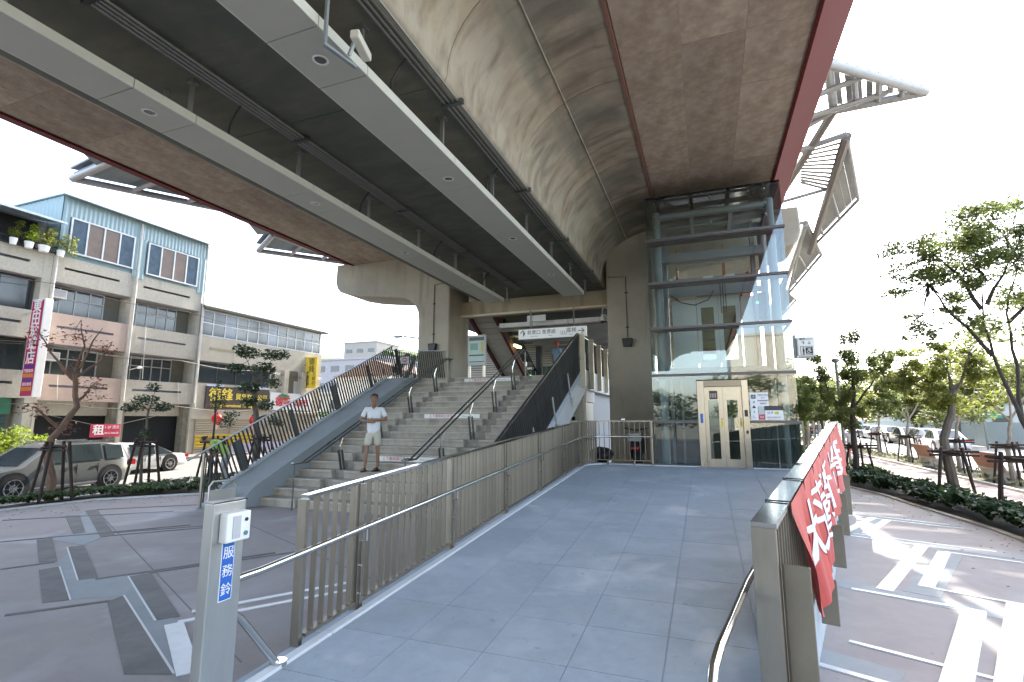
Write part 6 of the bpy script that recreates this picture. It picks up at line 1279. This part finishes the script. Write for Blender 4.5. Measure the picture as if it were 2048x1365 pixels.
# bush across the street and balcony pots
t = thing('bush', 'bright lime green bush in front of the teal shutter across the street', 'bush', (-25.9, 12.2, -.1)); leafobj('foliage', [(-26, 11.7, 1.0, .6, .6, .5), (-26, 12.4, 1.3, .5, .6, .5), (-26, 13.3, 1.0, .5, .6, .4), (-26, 12.6, .6, .6, .9, .4)], 1700, .14, LB, t); MB().box(-26.3, -25.7, 11.6, 13.2, -.1, .3).build('planter_box', PIPE, t)
for i, (y, z, r) in enumerate(((12.75, 9.75, .22), (13.3, 9.75, .28), (13.95, 9.72, .2), (12.2, 9.75, .18))):
    t = thing('potted_plant', ['leafy plant in a white pot on the balcony rail, second from the pier', 'largest bushy plant in a white tub on the balcony rail', 'trailing yellow green plant at the balcony end', 'small plant in a pale pot on the balcony rail, farthest from the pier'][i], 'potted plant', (FX+.25, y, z-.25), group='balcony plants')
    MB().tube([(FX+.25, y, z-.27), (FX+.25, y, z+.02)], [r*.6, r*.8], 12).build('pot', WHITEP, t, smooth=True)
    leafobj('foliage', [(FX+.25, y, z+.3, r*1.5, r*1.5, r*1.2), (FX+.3, y+.15, z+.7, r, r, r)]+([(FX+.3, y+.3, z+.5, .3, .4, .35), (FX+.3, y+.4, z+.1, .2, .3, .3)] if i == 2 else []), 260, .1, LY if i > 0 else LB, t, aspect=.6)
# leafy planting: broad leaves in rosettes, one mass per bed
def rosettes(name, pts, lab, mat, L=.3, nl=11, hgt=.22, wd=1.3):
    v = []; f = []
    for (x, y) in pts:
        s = random.uniform(.75, 1.25)
        for k in range(nl):
            a = random.uniform(0, 6.283); d = Vector((math.cos(a), math.sin(a), 0)); sd_ = Vector((-d.y, d.x, 0)); l_ = L*s*random.uniform(.6, 1.15); e_ = random.uniform(.25, 1.2); w_ = l_*random.uniform(.16, .24)
            c0 = Vector((x, y, random.uniform(.02, .08))); z1 = hgt*s*math.sin(e_); o = len(v)
            prof_ = [(0, .12), (.3, .85), (.6, 1), (.85, .6), (1, 0.02)]
            for q, wq in prof_:
                m_ = c0+d*(l_*q*math.cos(e_*(.4+.6*q)))+Vector((0, 0, .06+z1*math.sin(q*2.3)*1.1)); ww = w_*wq*wd
                v += [m_-sd_*ww+Vector((0, 0, ww*.3)), m_, m_+sd_*ww+Vector((0, 0, ww*.3))]
            for q in range(4):
                i0 = o+3*q; f += [(i0, i0+1, i0+4, i0+3), (i0+1, i0+2, i0+5, i0+4)]
    ob = MB().add(v, f).build(name, mat); tag(ob, lab, 'ground cover', kind='stuff'); return ob
pl_ = []
for k in range(330):
    u = random.random(); y = -4+22*u; y = random.uniform(-2, 20.5)
    xl = np.interp(y, [p[1] for p in RP[:9]], [p[0] for p in RP[:9]])+.28
    pl_.append((random.uniform(xl, min(xl+1.0, 5.62)), y))
rosettes('planting_bed_plants', pl_, 'dark broad leaved ground plants filling the curved bed beside the path', LD, .34, 12, .26)
pl_ = []
for k in range(520):
    y = random.uniform(2, 13.8); xl = np.interp(y, [p[1] for p in LP[:7]], [p[0] for p in LP[:7]])-.25
    x = random.uniform(-15.3, xl); pl_.append((x, y))
rosettes('planting_bed_plants', pl_, 'green fern like plants filling the bed along the street kerb', leafmat('fern green leaf', (.05, .09, .03), trans=.35), .24, 13, .12, .7)
rosettes('verge_plants', [(random.uniform(8.2, 9.45), random.uniform(10, 60)) for _ in range(650)], 'low sunlit verge plants around the benches beyond the path', leafmat('dry verge leaf', (.12, .12, .05)), .16, 6, .1, .8)
rosettes('planting_bed_plants', [(random.uniform(3.9, 5.6), random.uniform(20, 42)) for _ in range(260)], 'sparse leafy plants further along the path side bed', leafmat('fern green leaf', (0, 0, 0)), .28, 10, .24)
v = []; f = []
for k in range(420):       # fallen leaves
    if k % 2: y = random.uniform(3, 17); x = np.interp(y, [p[1] for p in RP[:9]], [p[0] for p in RP[:9]])-abs(random.gauss(0, .5))-.02
    else: y = random.uniform(3, 10.5); x = np.interp(y, [p[1] for p in LP[:7]], [p[0] for p in LP[:7]])+abs(random.gauss(0, .9))+.02
    a = random.uniform(0, 6.28); s_ = random.uniform(.015, .04); o = len(v); z = .012
    v += [(x+s_*math.cos(a), y+s_*math.sin(a), z), (x-.45*s_*math.sin(a), y+.45*s_*math.cos(a), z+.008), (x-s_*math.cos(a), y-s_*math.sin(a), z), (x+.45*s_*math.sin(a), y-.45*s_*math.cos(a), z+.006)]; f.append((o, o+1, o+2, o+3))
tag(MB().add(v, f).build('fallen_leaves', leafmat('fallen leaf', (.14, .09, .04), trans=.1)), 'scattered small dry leaves on the plaza paving along the beds', 'leaves', kind='stuff')
# benches
BRK = M('terracotta bench slab', (.36, .19, .13), .85, var=.1, scale=6); BST = M('pale bench stone', (.55, .5, .44), .8)
def bench(lab, y):
    t = thing('park_bench', lab, 'bench', (8.75, y, 0), 0, 'stone park benches beyond the path')
    for k in range(2): MB().hexa([(8.6, y-.85+.87*k, .42), (8.67, y-.85+.87*k, .42), (8.67, y-.02+.87*k, .42), (8.6, y-.02+.87*k, .42)], [(8.38, y-.85+.87*k, .92), (8.45, y-.85+.87*k, .92), (8.45, y-.02+.87*k, .92), (8.38, y-.02+.87*k, .92)]).build('backrest_slab', BRK, t)
    MB().box(8.62, 9.12, y-.9, y+.9, .34, .41).build('seat', BST, t)
    for yy in (y-.65, y+.65): MB().prism([(8.66, -.02), (9.0, -.02), (9.08, .34), (8.6, .34)], 1, yy-.06, yy+.06).build('leg', BST, t)
bench('nearer terracotta and stone bench among the verge stakes', 21.6); bench('farther terracotta and stone bench beyond the staked knotted tree', 26.9)

# ------------------------------------------------------------ people
SKIN = M('skin', (.25, .135, .085), .6, var=.06); HAIR = M('black hair', (.02, .018, .016), .6)
def skinmesh(name, verts, edges, radii, mat, parent, sub=2, root=0, loc=(0, 0, 0)):
    me = bpy.data.meshes.new(name); me.from_pydata([tuple(v) for v in verts], edges, []); me.materials.append(mat)
    o = bpy.data.objects.new(name, me); C.objects.link(o); 
    if parent is not None: o.parent = parent
    md = o.modifiers.new('skin', 'SKIN'); md.use_smooth_shade = True
    for i, r in enumerate(radii):
        sv_ = me.skin_vertices[0].data[i]; sv_.radius = r if isinstance(r, tuple) else (r, r); sv_.use_root = (i == root)
    s_ = o.modifiers.new('sub', 'SUBSURF'); s_.levels = s_.render_levels = sub
    return o
class Chain:
    def __init__(s): s.v = []; s.e = []; s.r = []
    def add(s, pts, rs, start=None):
        prev = start
        for p, r in zip(pts, rs):
            s.v.append(p); s.r.append(r); i = len(s.v)-1
            if prev is not None: s.e.append((prev, i))
            prev = i
        return prev
def person(lab, loc, rz, sh, arms, legs, shirt, bottom, shoe, S=1., lean=(0, 0), headd=(0, 0), hair=HAIR, hat=None, shorts=True, long_sleeve=False, hands=True):
    """faces -Y locally; arms: for each side (elbow, wrist, finger direction); legs: (knee, ankle, toe)"""
    t = thing('person', lab, 'person', loc, rz); t.scale = (S, S, S)
    lx, ly = lean
    def up(x, y, z): f_ = max(0, (z-.95)/.5); return (x+lx*f_, y+ly*f_, z-abs(ly)*.35*f_*f_)
    b = Chain(); b.add([(0, 0, .95)], [(.13, .1)])
    b.add([up(0, .0, 1.1), up(0, .0, 1.3), up(0, .01, 1.42), up(headd[0]*.3, .0, 1.50), up(headd[0]*.6, -.015+headd[1]*.5, 1.56)], [(.13, .095), (.155, .1), (.12, .085), .055, .055], 0)
    hb = len(b.v)-1; hx, hy = headd
    b.add([up(hx, -.03+hy, 1.60), up(hx, -.02+hy, 1.66), up(hx, .0+hy, 1.72), up(hx, .01+hy, 1.755)], [(.065, .07), (.078, .092), (.076, .09), (.045, .06)], hb)
    for si, sx in enumerate((-1, 1)):
        sh_ = up(sx*.17, .01, 1.42); el, wr_, fd = arms[si]
        w_ = b.add([sh_, el, wr_], [.055, .041, .029], 3)
        fd = Vector(fd).normalized(); wv = Vector(wr_); pm = wv+fd*.06
        pi_ = b.add([tuple(pm)], [(.032, .022)], w_)
        if hands:
            sdv = fd.cross(Vector((0, 0, 1)) if abs(fd.z) < .9 else Vector((0, 1, 0))).normalized(); hv_ = fd.cross(sdv)
            for q, (of, ln) in enumerate(((-.026, .06), (-.009, .072), (.009, .068), (.026, .052))):
                base_ = pm+hv_*of+fd*.03; b.add([tuple(base_), tuple(base_+fd*ln*.55), tuple(base_+fd*ln*.95+sdv*.012)], [.0095, .0085, .007], pi_)
            th_ = wv+fd*.03-hv_*.03; b.add([tuple(th_), tuple(th_+fd*.03-hv_*.022)], [.011, .009], pi_)
    for si, sx in enumerate((-1, 1)):
        kn, an, toe = legs[si]
        b.add([(sx*.09, 0, .86), kn, an, toe], [.085, .052, .036, .035], 0)
    skinmesh('body', b.v, b.e, b.r, SKIN, t)
    s_ = Chain(); s_.add([(0, 0, .83), (0, 0, .92), up(0, 0, 1.08), up(0, 0, 1.3), up(0, .01, 1.42), up(0, .005, 1.465)], [(.175, .13), (.168, .125), (.162, .12), (.18, .122), (.145, .105), (.08, .075)])
    for si, sx in enumerate((-1, 1)):
        sh_ = up(sx*.175, .01, 1.415); el, wr_, fd = arms[si]; e2 = Vector(sh_).lerp(Vector(el), 1.0 if long_sleeve else .78)
        pts, rs = [sh_, tuple(Vector(sh_).lerp(e2, .5)), tuple(e2)], [.072, .07, .064]
        if long_sleeve: pts.append(tuple(Vector(el).lerp(Vector(wr_), .9))); rs.append(.045)
        s_.add(pts, rs, 4)
    skinmesh('shirt', s_.v, s_.e, s_.r, shirt, t, 2)
    p_ = Chain(); p_.add([(0, 0, 1.0), (0, 0, .88)], [(.14, .11), (.145, .112)])
    for si, sx in enumerate((-1, 1)):
        kn, an, toe = legs[si]; hp = Vector((sx*.085, 0, .84)); 
        if shorts: p_.add([tuple(hp), tuple(hp.lerp(Vector(kn), .45)), tuple(hp.lerp(Vector(kn), .82))], [.105, .098, .092], 1)
        else: p_.add([tuple(hp), kn, tuple(Vector(kn).lerp(Vector(an), .92))], [.1, .075, .062], 1)
    skinmesh('shorts' if shorts else 'trousers', p_.v, p_.e, p_.r, bottom, t, 2)
    for si in (0, 1):
        kn, an, toe = legs[si]; a_ = Vector(an); t_ = Vector(toe); d = (t_-a_); d.z = 0; d.normalize(); heel = Vector((a_.x, a_.y, t_.z))-d*.05; tip = Vector((t_.x, t_.y, t_.z))+d*.07; sd_ = Vector((-d.y, d.x, 0))*.047; zs = t_.z-.035
        q = [heel-sd_, tip-sd_*.9, tip+sd_*.9, heel+sd_]; MB().hexa([(p.x, p.y, zs) for p in q], [(p.x, p.y, zs+.028) for p in q]).build('sole', shoe, t, local=True, bevel=.01)
        m_ = heel.lerp(tip, .55); MB().hexa([tuple(m_-sd_*1.05-d*.05-Vector((0, 0, .0))), tuple(m_-sd_*1.05+d*.03), tuple(m_+sd_*1.05+d*.03), tuple(m_+sd_*1.05-d*.05)], [tuple(m_-sd_*.75-d*.05+Vector((0, 0, .05))), tuple(m_-sd_*.75+d*.03+Vector((0, 0, .035))), tuple(m_+sd_*.75+d*.03+Vector((0, 0, .035))), tuple(m_+sd_*.75-d*.05+Vector((0, 0, .05)))]).build('strap', shoe, t, local=True, bevel=.008)
    H_ = Vector(up(hx, .0+hy, 1.69)); hm = MB()
    o = MB().sph((0, 0, 0), .089, .102, .088, 18, 12); keep = [(x, y, z) for x, y, z in o.v]
    vs = [Vector(v) for v in keep]; fs = [f_ for f_ in o.f if all((vs[i].z > .012 if vs[i].y < -.045 else vs[i].z > -.05) for i in f_)]
    hm.add([v+H_+Vector((0, .006, .018)) for v in vs], fs).build('cap' if hat else 'hair', hat or hair, t, smooth=True, local=True)
    fy = H_.y-.098
    for sx in (-1, 1):
        MB().sph((H_.x+sx*.03, fy+.008, H_.z-.005), .011, .008, .006, 8, 6).build('eye', BLACK, t, local=True); MB().box(H_.x+sx*.03-.016, H_.x+sx*.03+.016, fy+.0, fy+.012, H_.z+.014, H_.z+.02).build('eyebrow', hair, t, local=True)
        MB().sph((H_.x+sx*.08, H_.y, H_.z-.015), .012, .02, .03, 8, 6).build('ear', SKIN, t, smooth=True, local=True)
    MB().prism([(fy+.012, H_.z+.01), (fy-.012, H_.z-.03), (fy+.012, H_.z-.036)], 0, H_.x-.012, H_.x+.012).build('nose', SKIN, t, local=True, bevel=.004)
    MB().box(H_.x-.022, H_.x+.022, fy+.0, fy+.012, H_.z-.062, H_.z-.054).build('mouth', M('lip', (.28, .1, .08), .6), t, local=True)
    if hat: MB().hexa([(H_.x-.07, H_.y-.17, H_.z+.035), (H_.x+.07, H_.y-.17, H_.z+.035), (H_.x+.085, H_.y-.05, H_.z+.04), (H_.x-.085, H_.y-.05, H_.z+.04)], [(H_.x-.07, H_.y-.17, H_.z+.042), (H_.x+.07, H_.y-.17, H_.z+.042), (H_.x+.085, H_.y-.05, H_.z+.05), (H_.x-.085, H_.y-.05, H_.z+.05)]).build('cap_peak', hat, t, local=True)
    return t
SHW = M('white polo shirt', (.66, .68, .70), .85, var=.05, scale=20); KHA = M('pale khaki shorts', (.50, .47, .38), .9, var=.06, scale=12); SND = M('black sandals', (.02, .017, .015), .6)
m = person('man in white polo shirt and khaki shorts standing on the stairs with arms crossed', (-7.74, 10.78, .73), R(27), None,
       [((-.30, -.03, 1.17), (-.08, -.23, 1.13), (1, .1, .02)), ((.30, -.03, 1.17), (.02, -.21, 1.18), (-1, .1, -.05))],
       [((-.13, -.07, .5), (-.15, -.1, .09), (-.17, -.24, .04)), ((.11, .0, .5), (.12, .06, .09), (.06, -.05, .04))], SHW, KHA, SND, S=1.06, headd=(-.01, -.01))
# collar and faint chest stripes of the polo shirt
MB().tube([(-.07, -.05, 1.475), (-.045, -.115, 1.44), (0, -.135, 1.405), (.045, -.115, 1.44), (.07, -.05, 1.475), (.05, .06, 1.49), (-.05, .06, 1.49), (-.07, -.05, 1.475)], .014, 6).build('collar', SHW, m, local=True, smooth=True)
GV = M('lime work vest', (.30, .52, .10), .7); LT = M('light grey trousers', (.4, .4, .4), .9)
person('stooping person in lime green vest and pale trousers behind the stair balustrade', (-14.0, 12.0, 0), R(-65), None,
       [((-.25, -.2, 1.0), (-.15, -.42, .9), (0, -.5, -.8)), ((.25, -.2, 1.0), (.15, -.42, .9), (0, -.5, -.8))],
       [((-.12, -.1, .5), (-.13, .02, .09), (-.13, -.12, .04)), ((.12, -.05, .5), (.14, .2, .09), (.14, .06, .04))], GV, LT, SND, lean=(0, -.42), headd=(0, -.10), shorts=False)
person('person in red cap and blue shirt walking on the concourse beyond the stair top', (-5.55, 19.8, 3.454), R(160), None,
       [((-.24, -.02, 1.15), (-.24, -.12, .92), (0, -.2, -1)), ((.24, .02, 1.15), (.24, -.04, .9), (0, -.2, -1))],
       [((-.1, -.1, .5), (-.1, -.05, .09), (-.1, -.2, .04)), ((.1, .02, .5), (.1, .2, .09), (.1, .06, .04))], M('pale blue shirt', (.25, .36, .5), .85), M('dark trousers', (.04, .045, .06), .9), SND, S=.62*1.5, hat=M('red cap cloth', (.55, .03, .04), .7), shorts=False, hands=False)
person('woman in white top and pink skirted shorts walking away along the brick path', (6.05, 27.5, -.02), R(170), None,
       [((-.24, -.02, 1.15), (-.24, -.12, .92), (0, -.2, -1)), ((.24, .02, 1.15), (.24, -.04, .9), (0, -.2, -1))],
       [((-.1, -.1, .5), (-.1, -.05, .09), (-.1, -.2, .04)), ((.1, .02, .5), (.1, .2, .09), (.1, .06, .04))], M('white blouse', (.7, .65, .65), .85), M('pink cloth', (.5, .12, .16), .9), SND, S=.95, hair=M('auburn hair', (.12, .03, .02), .6), hands=False)
for i, (x, y, c) in enumerate(((10.3, 62, (.5, .3, .3)), (9.9, 55, (.6, .6, .6)))):
    person(['person in dusty pink near the far road bend', 'person in pale clothes beside the verge further on'][i], (x, y, -.1), R(120), None,
       [((-.24, -.02, 1.15), (-.24, -.12, .92), (0, -.2, -1)), ((.24, .02, 1.15), (.24, -.04, .9), (0, -.2, -1))],
       [((-.1, -.1, .5), (-.1, -.05, .09), (-.1, -.2, .04)), ((.1, .02, .5), (.1, .2, .09), (.1, .06, .04))], M('far shirt %d' % i, c, .85), M('dark trousers', (0, 0, 0)), SND, shorts=False, hands=False)
# dark bundle behind the landing fence
t = thing('black_bag', 'crumpled black sack lying behind the landing fence corner', 'bag', (-2.75, 14.0, .9))
o = MB(); o.sph((-2.7, 13.9, 1.05), .33, .3, .2, 14, 9); o.v = [(x+random.uniform(-.04, .04), y+random.uniform(-.04, .04), z+random.uniform(-.03, .03)) for x, y, z in o.v]; o.build('sack', BLACK, t)
bpy.context.view_layer.update()
